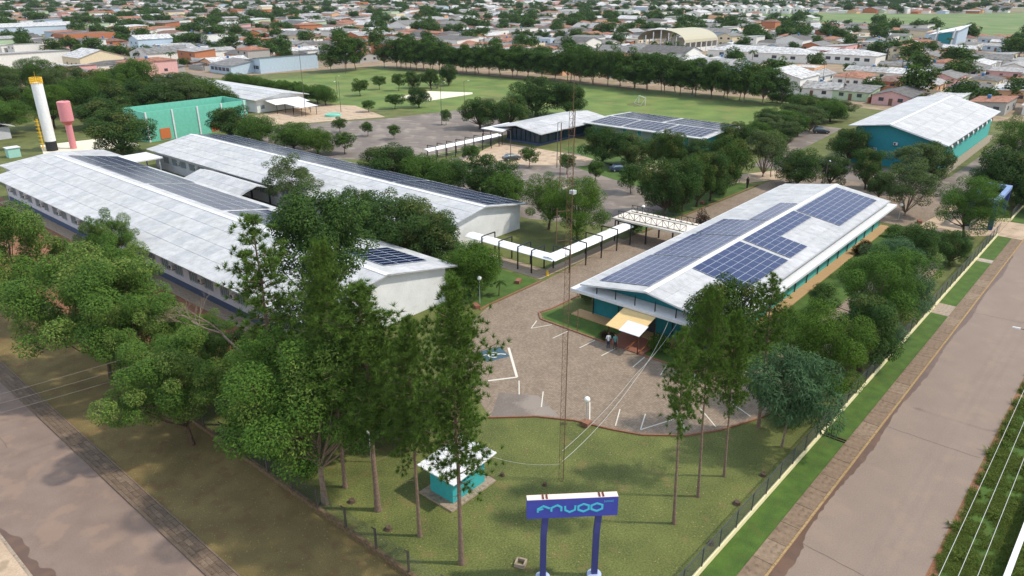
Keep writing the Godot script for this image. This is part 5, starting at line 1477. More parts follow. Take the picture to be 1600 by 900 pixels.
	for q in [[68.2, 57.2, 0.4, "small red brick flower box on the lawn near the walkway"], [56.6, 57.6, 0.3, "red brick box by the drive under the round bush"], [58.8, 55.9, 1.2, "low red brick stump at the drive kerb"], [118, 56.4, 0.2, "wooden bench slab on the avenue lawn"], [130.6, 24.2, 0.4, "wooden bench slab on the lawn past the teal block"]]:
		d = MB.new(); d.poly([[-0.55, -0.3], [0.55, -0.3], [0.6, 0.25], [-0.5, 0.3]], -0.05, 0.42)
		var o := obj("brick_box", d, mats.step_red); tag(o, q[3], "box"); o.position = V(q[0], 0, q[1]); o.rotation.y = q[2]
	for q in [[36.2, 31.9, 0.2, "short dark tree stump beside the kiosk slab"], [39.8, 15.8, 0.26, "dark tree stump close to the chain link fence"], [45.0, 16.3, 0.3, "broad dark stump near the fence corner post"], [49.6, 16.2, 0.26, "dark stump at the fence under the bluish tree"], [37.4, 28.6, 0.2, "small stump near the mast foot"], [26.2, 34.0, 0.3, "old stump at the wire fence by the pines"], [26.4, 38.4, 0.3, "leaning stump at the wire fence under the bright tree"]]:
		d = MB.new(); d.lathe(Vector3.ZERO, [[q[2] * 1.2, -0.1], [q[2] * 0.85, 0.1], [q[2] * 0.75, 0.24], [q[2] * 0.6, 0.27], [0.0, 0.25]], 9)
		var o := obj("tree_stump", d, mats.bark); tag(o, q[3], "stump"); o.position = V(q[0], 0, q[1]); o.rotation = Vector3(0.1, q[0], 0.08)
	t = thing("splash_pool", "small round turquoise pool on grass by the awnings", "pool", V(133.2, 0, 183.2))
	d = MB.new(); d.lathe(Vector3.ZERO, [[2.3, -0.1], [2.3, 0.55], [2.15, 0.6], [2.1, 0.5]], 24); obj("rim", d, grainy("pool_mint", "7ccdb6", 0.6, 3.0), t)
	d = MB.new(); d.lathe(Vector3.ZERO, [[2.1, 0.46], [0.0, 0.46]], 24); obj("water", d, mat("pool_water", C("86d8c2"), 0.1), t)
	t = thing("yellow_hydrant", "small yellow hydrant on the pebble path corner", "hydrant", V(72.6, 0, 55.8))
	d = MB.new(); d.lathe(Vector3.ZERO, [[0.2, 0], [0.2, 0.1], [0.13, 0.14], [0.13, 0.6], [0.17, 0.66], [0.0, 0.82]], 12); obj("barrel", d, yel, t)
	for s in [-1, 1]: d = MB.new(); d.box(Vector3(0.19 * s, 0.42, 0), Vector3(0.14, 0.14, 0.14)); obj("outlet", d, yel, t)
	var cab := mat("cable_pale", C("c9c7c2"), 0.6)
	for k in 3: cable("overhead_cable", ["pale overhead cable nearest the straight street", "middle pale overhead cable above the weeds", "outer pale overhead cable above the weeds"][k], [V(20, 8.0 - 0.1 * k, 2.6 - 0.75 * k), V(72, 8.0 - 0.1 * k, 1.9 - 0.75 * k), V(124, 8.0 - 0.1 * k, 1.0 - 0.75 * k)], 0.4, 0.014, cab)
	for k in 3: cable("overhead_cable", ["upper overhead cable crossing the dry verge", "middle overhead cable crossing the dry verge", "lower overhead cable crossing the dry verge"][k], [V(2, 8.0 - 0.25 * k, 61.6 - 0.9 * k), V(25, 6.6 - 0.35 * k, 60.6 - 1.1 * k)], 0.25, 0.018, mat("cable_dark", C("6e665c"), 0.7))
	t = thing("lot_wall", "white rendered wall of the lot beyond the weeds", "wall", Vector3.ZERO)
	d = MB.new(); d.poly([[30, 0.25], [75, -1.0], [75, -1.25], [30, 0.0]], -0.1, 1.2); obj("wall", d, mats.plaster_white, t)
	d = MB.new(); d.poly([[30, 0.30], [75, -0.95], [75, -1.30], [30, -0.05]], 1.203, 1.27); obj("coping", d, mats.cap_white, t)
	d = MB.new(); d.box(Vector3(0, 0.1, 0), Vector3(0.35, 0.22, 0.28))
	var o := obj("rubble_block", d, mats.conc_slab); tag(o, "pale broken block at the edge of the weeds", "block"); o.position = V(52.9, 0, 3.6); o.rotation.y = 0.5
	# hedge blocks
	print("things ", Time.get_ticks_msec())

# ---------------------------------------------------------------- vegetation
func vegetation() -> void:
	make_protos()
	# name, kind, variant, a, b, height, radius, label, tint
	for q in [
		["pine_tree", "pine", 0, 27.2, 27.7, 20.6, 2.5, "tall full pine with bare lower trunk in front of the kiosk", ""],
		["pine_tree", "pine", 1, 27.1, 36.2, 18.0, 3.2, "broad-headed pine with thick straight trunk on the lawn", ""],
		["pine_tree", "pine", 2, 27.2, 31.8, 17.0, 2.0, "thin-trunked pine standing between two larger pines by the kiosk", ""],
		["pine_tree", "pine", 3, 27.2, 40.2, 20.0, 2.3, "pine with pale dead stubs behind the bright street tree", ""],
		["pine_tree", "slim", 0, 26.6, 47.4, 20.8, 2.4, "sparse tall pine in front of the long pale roof", ""],
		["pine_tree", "pine", 3, 29.5, 43.6, 17.0, 1.7, "narrow pine tucked behind the sparse tall one", ""],
		["pine_tree", "slim", 1, 40.0, 18.8, 15.8, 1.35, "slim young pine on the lawn near the chain link fence", ""],
		["pine_tree", "pine", 3, 43.9, 18.9, 17.2, 1.65, "dark pine with straight grey trunk, second in the fence row", ""],
		["pine_tree", "pine", 1, 47.5, 18.5, 14.2, 1.5, "pine leaning close behind the second one of the fence row", ""],
		["pine_tree", "slim", 1, 55.9, 19.3, 14.6, 1.7, "lone slim pine at the curve of the parking kerb", ""],
		["street_tree", "lofty", 0, 25.0, 39.8, 14.0, 5.9, "bright green broad tree with pale trunk at the wire fence", ""],
		["street_tree", "lofty", 1, 27.2, 47.0, 11.4, 4.6, "lower bright tree beside the bright one at the wire fence", ""],
		["street_tree", "broad", 0, 22.6, 71.0, 13.8, 6.7, "widest light green tree spreading over the dry verge", ""],
		["street_tree", "broad", 1, 21.0, 90.5, 14.2, 6.3, "broad light green tree farther along the dry verge", ""],
		["street_tree", "broad", 2, 28.0, 82.0, 10.6, 4.8, "broad tree between the verge trees and the grey wall", ""],
		["street_tree", "broad", 1, 22.4, 54.6, 10.0, 4.7, "light green tree with low branches over the wire fence", ""],
		["street_tree", "broad", 2, 25.4, 59.6, 8.2, 3.9, "olive tree behind the bare branched one", ""],
		["street_tree", "broad", 0, 30.0, 66.0, 6.4, 2.8, "small spreading tree next to the red earth yard", ""],
		["street_tree", "broad", 2, 24.2, 64.2, 10.2, 4.2, "light green tree filling the row beside the widest verge tree", ""],
		["garden_tree", "mango", 4, 31.0, 57.0, 7.0, 3.4, "dark low tree beside the red earth yard and leafless tree", "leaf_deep"],
		["street_tree", "broad", 0, 20.0, 106.0, 12.0, 5.5, "farthest broad tree on the dry verge", ""],
		["garden_tree", "airy", 0, 33.2, 52.4, 12.2, 3.6, "airy grey-green tree against the long pale roof", "leaf_deep"],
		["garden_tree", "mango", 0, 34.4, 52.0, 7.0, 3.2, "dark dense tree in the corner by the grey wall", "leaf_deep"],
		["garden_tree", "mango", 3, 34.0, 47.6, 8.0, 4.0, "dark tree under the pines beside the white gable", "leaf_deep"],
		["garden_tree", "mango", 1, 34.6, 41.6, 6.4, 3.0, "low dark tree between the kiosk and the white gable", "leaf_deep"],
		["garden_tree", "broad", 2, 34.8, 99.0, 8.8, 3.4, "tree touching the eave of the long pale block", "leaf_deep"],
		["garden_tree", "mango", 4, 32.0, 48.6, 9.6, 4.0, "dark tree filling the gap between the sparse pine and grey wall", ""],
		["garden_tree", "bright", 2, 30.6, 44.4, 10.4, 3.8, "leafy green tree among the pines behind the wire fence", ""],
		["garden_tree", "bluish", 0, 54.4, 16.6, 9.2, 3.5, "bluish drooping-leaved tree on pale stems by the fence", ""],
		["mango_tree", "mango", 0, 64.4, 27.1, 10.4, 3.6, "round mango with yellowish tips at the teal block corner", "leaf_warm"],
		["garden_tree", "bright", 0, 62.7, 17.2, 10.4, 3.9, "olive green tree inside the fence by the parking entrance", "leaf_warm"],
		["garden_tree", "mango", 2, 72.5, 15.9, 8.6, 3.6, "dense tree pressed against the fence beyond the olive one", "leaf_deep"],
		["garden_tree", "bright", 1, 81.5, 17.4, 11.0, 4.3, "bright green bushy tree inside the fence by the teal block", ""],
		["garden_tree", "bluish", 1, 88.0, 16.0, 6.0, 2.8, "bluish low tree leaning on the fence", ""],
		["garden_tree", "bluish", 0, 76.4, 16.0, 5.6, 2.8, "bluish shrubby tree between two fence trees", ""],
		["garden_tree", "bluish", 0, 99.4, 20.4, 6.0, 3.2, "blue-green tree beside the paved bays", ""],
		["garden_tree", "mango", 1, 105.4, 19.4, 7.2, 3.2, "dark round tree at the far end of the fence bays", ""],
		["garden_tree", "mango", 3, 111.8, 15.9, 5.2, 2.4, "small tree with swollen trunk on the grass by the fence", ""],
		["garden_tree", "bright", 0, 126.9, 17.0, 9.8, 4.4, "bright fresh-green tree beside the entrance drive", ""],
		["garden_tree", "mango", 2, 141.0, 17.6, 6.6, 3.0, "dark tree behind the entrance portico", "leaf_deep"],
		["garden_tree", "mango", 0, 154.0, 16.4, 10.4, 5.2, "large dark tree along the street past the entrance", "leaf_deep"],
		["garden_tree", "bright", 1, 182.2, 18.4, 11.6, 5.0, "bright tree along the street beside the tall hall", ""],
		["mango_tree", "mango", 1, 140.5, 48.1, 7.6, 4.6, "round dark mango at the end of the drive", ""],
		["garden_tree", "mango", 3, 144.6, 43.2, 6.2, 2.7, "thin-trunked small tree before the tall hall", "leaf_grey"],
		["garden_tree", "mango", 2, 147.0, 37.5, 8.4, 3.2, "umbrella-shaped tree before the tall hall gable", ""],
		["garden_tree", "mango", 0, 166.0, 47.0, 8.8, 4.2, "dark tree at the corner of the tall hall", "leaf_deep"],
		["garden_tree", "airy", 1, 151.0, 30.9, 10.0, 4.6, "wide olive tree at the tall hall's street corner", ""],
		["garden_tree", "airy", 0, 133.3, 27.2, 9.2, 4.8, "large grey-green tree on the lawn past the teal block", "leaf_deep"],
		["garden_tree", "mango", 1, 164.0, 30.0, 7.6, 3.4, "dark tree touching the tall hall's teal street wall", ""],
		["garden_tree", "mango", 2, 141.0, 33.4, 5.6, 2.6, "small dark tree beside the grey-green lawn tree", "leaf_deep"],
		["avenue_tree", "mango", 0, 132.4, 87.6, 9.0, 4.1, "dark round tree on the earth path by the glazed hall", "leaf_deep"],
		["avenue_tree", "mango", 1, 134.2, 81.9, 7.4, 4.6, "round tree next to the dark one on the earth path", ""],
		["avenue_tree", "mango", 2, 132.6, 72.0, 9.8, 4.2, "yellowish round tree before the solar hall", "leaf_warm"],
		["avenue_tree", "mango", 3, 135.6, 66.4, 8.0, 3.8, "round tree between the yellowish one and the avenue", ""],
		["avenue_tree", "mango", 0, 135.7, 60.0, 10.0, 4.0, "tall yellow-tipped tree at the avenue end", "leaf_warm"],
		["avenue_tree", "airy", 1, 144.0, 56.4, 10.2, 4.2, "half-bare grey tree at the end of the avenue", "leaf_grey"],
		["avenue_tree", "mango", 3, 107.5, 58.2, 10.0, 4.3, "largest dark round tree at the drive, first of the avenue", "leaf_deep"],
		["avenue_tree", "mango", 1, 111.0, 56.6, 10.0, 3.2, "second round tree of the avenue lawn", ""],
		["avenue_tree", "mango", 2, 115.6, 56.3, 10.0, 3.2, "third round tree of the avenue lawn", "leaf_warm"],
		["avenue_tree", "mango", 0, 120.4, 56.2, 10.0, 3.2, "fourth round tree of the avenue lawn", ""],
		["avenue_tree", "mango", 1, 126.2, 56.4, 9.8, 3.2, "last round tree of the avenue lawn", "leaf_warm"],
		["garden_tree", "mango", 0, 90.6, 108.6, 8.6, 5.6, "dark round tree behind the solar roof of the second block", "leaf_deep"],
		["garden_tree", "dense", 1, 92.0, 101.0, 7.2, 4.2, "olive tree in the row behind the second block", ""],
		["garden_tree", "dense", 0, 92.6, 94.4, 7.2, 4.4, "middle tree in the row behind the second block", "leaf_deep"],
		["garden_tree", "mango", 3, 93.2, 86.4, 9.0, 5.0, "large dark tree in the row behind the second block", "leaf_deep"],
		["garden_tree", "dense", 1, 91.6, 79.6, 7.4, 3.8, "tree closing the row behind the second block", ""],
		["garden_tree", "bright", 1, 88.6, 68.0, 9.0, 4.0, "twiggy green tree beside the white gable of the second block", "leaf_warm"],
		["garden_tree", "bright", 0, 86.2, 60.6, 10.4, 4.6, "large green tree inside the corner of the covered walkway", "leaf_warm"],
		["garden_tree", "dense", 0, 96.0, 163.0, 7.0, 5.6, "dark tree beside the asphalt court's far corner", "leaf_deep"],
		["garden_tree", "dense", 1, 97.4, 150.4, 6.6, 5.2, "green tree in the row between court and second block", ""],
		["garden_tree", "dense", 0, 98.6, 142.6, 6.2, 4.4, "brighter tree in the row between court and second block", "leaf_warm"],
		["garden_tree", "ball", 1, 102.6, 138.0, 5.4, 2.4, "small round tree ending the row by the court", ""],
		["mango_tree", "mango", 2, 94.7, 172.6, 8.8, 5.9, "dark mango before the mint green wall", "leaf_deep"],
		["mango_tree", "mango", 1, 69.4, 176.0, 10.4, 7.2, "huge mango between the pink tower and the pale shed", ""],
		["mango_tree", "mango", 3, 172.0, 137.4, 11.8, 8.0, "huge dark mango beside the glazed hall", "leaf_deep"],
		["mango_tree", "mango", 0, 178.0, 131.0, 10.4, 5.6, "dark mango joined to the huge one by the field", "leaf_deep"],
		["mango_tree", "mango", 2, 146.0, 136.0, 8.8, 5.4, "mango at the corner of the asphalt court", "leaf_deep"],
		["mango_tree", "mango", 1, 152.4, 130.4, 9.4, 5.0, "mango behind the flat canopy of the glazed hall", ""],
		["garden_tree", "airy", 0, 67.0, 106.0, 10.0, 4.2, "pale loose-leaved tree between the two long blocks", ""],
		["mango_tree", "domed", 0, 35.1, 51.4, 21.0, 4.5, "tall dark domed tree standing out against the long pale roof", ""],
		["mango_tree", "mango", 3, 62.6, 84.0, 9.6, 4.4, "dark mango standing between the long blocks", "leaf_deep"],
		["mango_tree", "mango", 0, 64.0, 75.0, 10.6, 6.2, "wide brown-tinged mango by the two white gables", ""],
		["mango_tree", "mango", 2, 63.6, 68.6, 9.2, 4.6, "brown-tinged mango nearest the white gable", "leaf_grey"],
		["round_bush", "dense", 0, 61.5, 58.9, 7.4, 3.7, "big round green bush on the lawn by the drive", "leaf_fresh"],
		["garden_tree", "ball", 0, 119.9, 97.6, 4.6, 1.9, "cone-clipped small tree by the car park lamp", ""],
		["garden_tree", "ball", 1, 120.0, 87.8, 4.6, 1.7, "cone-clipped small tree next along the car park", ""],
		["garden_tree", "ball", 2, 118.2, 79.5, 4.8, 1.8, "small round tree at the car park edge", ""],
		["garden_tree", "ball", 0, 115.7, 69.8, 5.8, 2.2, "upright small tree beside the dark blue car", "leaf_deep"],
		["garden_tree", "ball", 1, 113.0, 108.0, 4.8, 1.9, "small round tree at the end of the covered walkway", ""],
		["court_tree", "ball", 0, 118.0, 160.0, 4.2, 1.8, "brownish small round tree on the court edge", "leaf_grey"],
		["court_tree", "ball", 1, 119.6, 150.6, 4.0, 1.6, "small round tree at the kerb of the court", ""],
		["court_tree", "ball", 2, 121.4, 142.6, 4.0, 1.6, "small round tree, second at the court kerb", ""],
		["court_tree", "ball", 0, 144.4, 147.3, 4.4, 1.4, "tiny upright tree on the court's dividing strip", ""],
		["field_tree", "ball", 1, 144.6, 180.9, 3.8, 2.1, "low round tree on the grass at the court corner", ""],
		["field_tree", "ball", 2, 153.9, 179.5, 4.9, 3.0, "wide round tree on the grass beside the court", "leaf_deep"],
		["field_tree", "mango", 0, 160.6, 175.7, 6.9, 3.5, "round tree on the grass beside the sand court", "leaf_deep"],
		["field_tree", "ball", 0, 165.0, 210.3, 6.0, 2.9, "thin round tree near the goal, first of the field row", "leaf_warm"],
		["field_tree", "ball", 1, 180.3, 218.3, 5.4, 2.5, "second round tree of the field row", ""],
		["field_tree", "ball", 2, 182.6, 210.2, 6.8, 2.5, "narrow tree, third of the field row", ""],
		["field_tree", "mango", 1, 191.0, 212.0, 6.4, 3.3, "round tree, fourth of the field row", "leaf_deep"],
		["field_tree", "mango", 2, 195.1, 206.5, 7.8, 3.6, "large tree, fifth of the field row", ""],
		["field_tree", "mango", 3, 205.6, 207.7, 8.3, 3.8, "largest dark tree ending the field row", "leaf_deep"],
		["palm_tree", "palm", 1, 63.3, 56.2, 1.8, 1.0, "short dark cycad palm on the lawn by the bush", "leaf_deep"],
		["tall_tree", "tall", 0, 210.6, 277.0, 16.6, 6.5, "big pale green tree at the corner of the field", "leaf_fresh"],
		["tall_tree", "tall", 1, 217.6, 279.0, 15.6, 6.0, "tree next to the big pale one at the field corner", "leaf_fresh"],
		["tall_tree", "tall", 2, 204.0, 279.0, 13.0, 5.0, "lower tree beside the pale sheds at the field corner", ""]]:
		var o := plant(q[0], q[1], q[2], q[3], q[4], q[5], q[6], q[7], "tree", "", q[8])
		if q[0] == "pine_tree" and q[3] > 35.0: o.basis = Basis(Vector3(-0.76, 0, 0.65), 0.042) * o.basis # the fence row leans a little
	rng.seed = 31
	# screen of tall trees along the far side of the field
	for i in 58:
		var k := i / 57.0
		var a := lerpf(233.0, 243.5, k * 2.0) if k < 0.5 else lerpf(243.5, 236.0, k * 2.0 - 1.0)
		var b := lerpf(276, 92, k)
		plant("screen_tree", "tall", i, a + rand(-1.0, 1.0) + (5.0 if i % 2 else 0.0), b + rand(-1, 1), rand(10.2, 15.4) * (1.1 if i < 7 else 1.0), rand(3.8, 6.0), "tall bare-stemmed tree in the long screen beyond the football field", "tree", "tall trees screening the football field", ["", "leaf_deep", "leaf_fresh", ""][i % 4])
	# grove behind the water towers
	var g := [[74, 258], [86, 260], [85, 238], [95, 245], [98, 233], [100, 221], [107, 219], [114, 223], [95, 304], [104, 294], [115, 289], [128, 302], [85, 304], [59, 222], [47, 207], [66, 250], [78, 282], [112, 262], [62, 272], [90, 275], [101, 262], [119, 245], [52, 250], [72, 224], [90, 222], [82, 214], [45, 235]]
	for i in g.size():
		plant("grove_tree", ["mango", "airy", "dense", "bright", "mango"][i % 5], i, g[i][0], g[i][1], rand(8.5, 13.5), rand(5.6, 8.2), "large tree of the thick grove behind the water towers", "tree", "grove behind the water towers", ["leaf_deep", "", "leaf_deep", "leaf_warm"][i % 4])
	for i in 9:
		plant("mango_tree", "mango", i, 117.4 - (i % 2) * 1.2, 216 + i * 6.5, rand(6.6, 8.0), rand(3.6, 4.4), "mango in the row along the street side of the white block", "tree", "mangoes on the street side of the white block", "leaf_deep" if i % 2 else "")
	for i in 11:
		plant("mango_tree", "dense", i, 144.4 + (i % 2), 202 + i * 5.6, rand(5.6, 6.8), rand(3.0, 3.6), "bushy tree in the row along the field side of the white block", "tree", "bushy trees on the field side of the white block", "leaf_deep" if i % 3 == 0 else "")
	for i in 16: # shrubs and trees between the field and the tall hall
		plant("garden_tree", ["dense", "airy", "mango"][i % 3], i, 168 + (i % 8) * 8.4 + rand(-2, 2), (64.0 if i < 8 else 73.0) + (i % 8) * 0.9 + rand(-2, 2), rand(4.6, 7.0), rand(3.0, 4.6), "bushy tree in the strip between solar hall and hall street", "tree", "bushy trees between the halls", "leaf_deep" if i % 2 else "")
	for i in 14: # clipped hedge at the street end of the field
		plant("hedge_bush", "bush", i, 244 + rand(-0.4, 0.4), 76 + i * 1.5, 3.0, 1.7, "bush in the clipped hedge at the street end of the field", "bush", "hedge at the street end of the field", "leaf_fresh")
	for i in 12:
		plant("hedge_bush", "bush", i + 1, 250 + i * 2.2, 55.5 + i * 0.25, 2.8, 1.8, "bush in the hedge of the side street behind the tall hall", "bush", "hedge behind the tall hall", "leaf_fresh")
	for i in 12:
		plant("garden_tree", ["mango", "bright", "dense"][i % 3], i, 150 + i * 9.0, 11.0 + (i % 2) * 5 - 0.02 * i * 9, rand(5, 8), rand(3, 4.4), "tree in the street row past the entrance drive", "tree", "trees along the street past the entrance", "leaf_deep" if i % 2 else "")
	var sh := [[70.2, 26.0], [74.6, 24.6], [79, 25.8], [84.4, 24.2], [90, 25.4], [69, 47.0], [96, 57.0], [66, 16.2], [69.6, 17.8], [78, 18.4], [85, 18.6], [92, 17.6], [95, 18.6], [58.2, 17.6], [120, 25.4], [28.6, 52], [30.2, 60.2], [31.6, 55.4], [25.6, 48.2], [26.0, 43.6], [26.6, 64.4], [66, 30.4], [64.8, 31.2], [63.2, 33.4]]
	for i in sh.size():
		plant("shrub", "bush", i, sh[i][0], sh[i][1], rand(1.3, 2.2), rand(0.9, 1.5), "low green shrub at the foot of walls and trees", "shrub", "low shrubs in the campus gardens", ["", "leaf_deep", "leaf_fresh"][i % 3])
	for i in 5:
		plant("shrub", "bush", i, 108 + i * 0.9, 27.0 - (i % 2) * 0.5, 1.3, 0.8, "red-leaved shrub on the ochre plinth of the teal block", "shrub", "red-leaved shrubs", "leaf_red")
	leaf_mat("leaf_purple", Color(0.9, 0.25, 0.75).linear_to_srgb())
	plant("flowering_shrub", "bush", 0, 98.9, 46.9, 4.6, 1.3, "purple flowering shrub against the teal block by the bridge canopy", "shrub", "", "leaf_purple")
	plant("flowering_shrub", "bush", 1, 61.9, 39.3, 0.9, 0.8, "low pink flowering shrub at the kerb by the two people", "shrub", "", "leaf_purple")
	# bare trees
	var bark: StandardMaterial3D = mats.bark_pale
	for q in [[27.5, 53.0, 41, Vector3(-0.09, 0.40, -0.93), 3.6, 0.15, "leafless pale branching tree over the fence corner", 7.0], [31.6, 59.6, 42, Vector3(-0.2, 0.9, 0.1), 2.6, 0.10, "small leafless tree beside the red earth yard", 0.0], [144.8, 55.0, 43, Vector3(0.1, 1, 0), 3.0, 0.12, "leafless thin tree at the avenue end", 0.0], [88.0, 257.0, 44, Vector3(0.1, 1, 0.1), 5.2, 0.2, "leafless tall tree rising from the grove", 0.0]]:
		rng.seed = q[2]
		var st := MB.new()
		var y0: float = q[7]
		if y0 > 0: st.tube([Vector3(0, -0.2, 0), Vector3(0, y0, 0)], [q[5] * 1.3, q[5]], 7)
		branch_out(st, Vector3(0, y0 - 0.1, 0), q[3].normalized(), q[4], q[5], 5)
		var t := thing("bare_tree", q[6], "tree", V(q[0], 0, q[1]))
		obj("trunk", st, bark, t)
	# rank weeds beyond the street
	rng.seed = 51
	var bl := MB.new()
	for i in 40:
		var an := rng.randf() * TAU; var ln := rand(0.2, 0.6)
		var d := Vector3(cos(an), 0, sin(an))
		var s := Vector3(-d.z, 0, d.x) * 0.022
		var p := d * rand(0, 0.7) + Vector3(rand(-0.15, 0.15), 0, rand(-0.15, 0.15)); var q := p + d * ln * 0.3 + Vector3(0, ln * 0.75, 0); var r := p + d * ln * 0.75 + Vector3(0, ln * 0.72, 0)
		bl.col = Color(0.06, 0.10, 0.016).lerp(Color(0.20, 0.23, 0.05), rng.randf())
		bl.quad(p - s, q - s, q + s, p + s); bl.tri(q - s, r, q + s)
	var mm := MultiMesh.new()
	mm.transform_format = MultiMesh.TRANSFORM_3D
	mm.mesh = bl.mesh(mats.leaf)
	var tr := []
	var fn := FastNoiseLite.new(); fn.seed = 4; fn.frequency = 0.06
	while tr.size() < 22000:
		var a := rand(34, 132); var o := 11.55 + rng.randf() * 9.0
		var dens := 0.55 + fn.get_noise_2d(a * 6.0, o * 6.0) * 1.3
		if rng.randf() > dens: continue
		var sc := rand(0.2, 0.6) * (1.8 if fn.get_noise_2d(a * 9.0 + 300.0, o * 9.0) > 0.38 else 0.9)
		tr.append(Transform3D(Basis(Vector3.UP, rng.randf() * TAU).scaled(Vector3.ONE * sc), V(a, -0.02, wall_b(a) - o)))
	mm.instance_count = tr.size()
	for i in tr.size(): mm.set_instance_transform(i, tr[i])
	var w := MultiMeshInstance3D.new(); w.multimesh = mm; w.name = "weeds"; add_child(w)
	tag(w, "rank green weeds and grass beyond the straight street", "weeds", "", "stuff")
	sheet("weed_ground", strip(11.9, 30, 10, 240), -0.008, mats.turf)
	print("vegetation ", Time.get_ticks_msec())

# ---------------------------------------------------------------- town
const EYE_H := 36.0
func seen(a: float, b: float, m := 0.06) -> bool: # whether a ground point lies in the photographed sector
	var az := deg_to_rad(40.5)
	var r := a * sin(az) - b * cos(az); var f := a * cos(az) + b * sin(az)
	return f > 10.0 and absf(r) < f * (0.66 + m) + 14.0

func inside_campus(a: float, b: float) -> bool:
	if a < 252 and b < 318 and a > -50: return not (a > 150 and b > 296)
	return false

var WALLS := [["white", "e3e1dc"], ["cream", "dccdae"], ["pale blue", "b5c7d6"], ["pink", "d8aaa6"], ["peach", "d9ab85"], ["bare brick", "b0714e"], ["grey plaster", "aaa7a3"], ["pale green", "b3c7a6"]]
var ROOFS := [["grey sheet", "918f8d"], ["dark weathered sheet", "73706e"], ["terracotta", "b37c62"], ["brown tile", "8d6a5c"], ["white metal", "e0e0e0"], ["pale grey sheet", "b9b8b7"]]

func house_shell(w: MB, r: MB, o: Vector3, x: float, z: float, h: float, rise: float, kind: int, turn: bool) -> void:
	# kind 0 gable, 1 hip, 2 single slope, 3 flat with parapet; x, z are half sizes
	var f := func(px: float, py: float, pz: float) -> Vector3: return o + (Vector3(pz, py, px) if turn else Vector3(px, py, pz))
	var C4 := [[-x, -z], [x, -z], [x, z], [-x, z]]
	for i in 4:
		var p: Array = C4[i]; var q: Array = C4[(i + 1) % 4]
		var hp := h; var hq := h
		if kind == 2:
			hp = h + (rise if p[0] > 0 else 0.0); hq = h + (rise if q[0] > 0 else 0.0)
		if kind == 3: hp = h + 0.5; hq = hp
		w.quad(f.call(p[0], -0.2, p[1]), f.call(q[0], -0.2, q[1]), f.call(q[0], hq, q[1]), f.call(p[0], hp, p[1]))
	var e := 0.5
	if kind == 0:
		for s in [-1, 1]: w.tri(f.call(-x, h, z * s), f.call(0, h + rise, z * s), f.call(x, h, z * s))
		for s in [-1, 1]:
			r.quad(f.call(0, h + rise + 0.12, -z - e), f.call(0, h + rise + 0.12, z + e), f.call((x + e) * s, h - rise * e / x + 0.1, z + e), f.call((x + e) * s, h - rise * e / x + 0.1, -z - e))
	elif kind == 1:
		var d := maxf(0.3, z - x)
		for s in [-1, 1]:
			r.quad(f.call(0, h + rise, -d), f.call(0, h + rise, d), f.call((x + e) * s, h - 0.1, z + e), f.call((x + e) * s, h - 0.1, -z - e))
			r.tri(f.call(0, h + rise, d * s), f.call(x + e, h - 0.1, (z + e) * s), f.call(-x - e, h - 0.1, (z + e) * s))
	elif kind == 2:
		r.quad(f.call(-x - e, h - 0.05, -z - e), f.call(-x - e, h - 0.05, z + e), f.call(x + e, h + rise + 0.12, z + e), f.call(x + e, h + rise + 0.12, -z - e))
	else:
		r.quad(f.call(-x + 0.15, h + 0.2, -z + 0.15), f.call(-x + 0.15, h + 0.2, z - 0.15), f.call(x - 0.15, h + 0.2, z - 0.15), f.call(x - 0.15, h + 0.2, -z + 0.15))

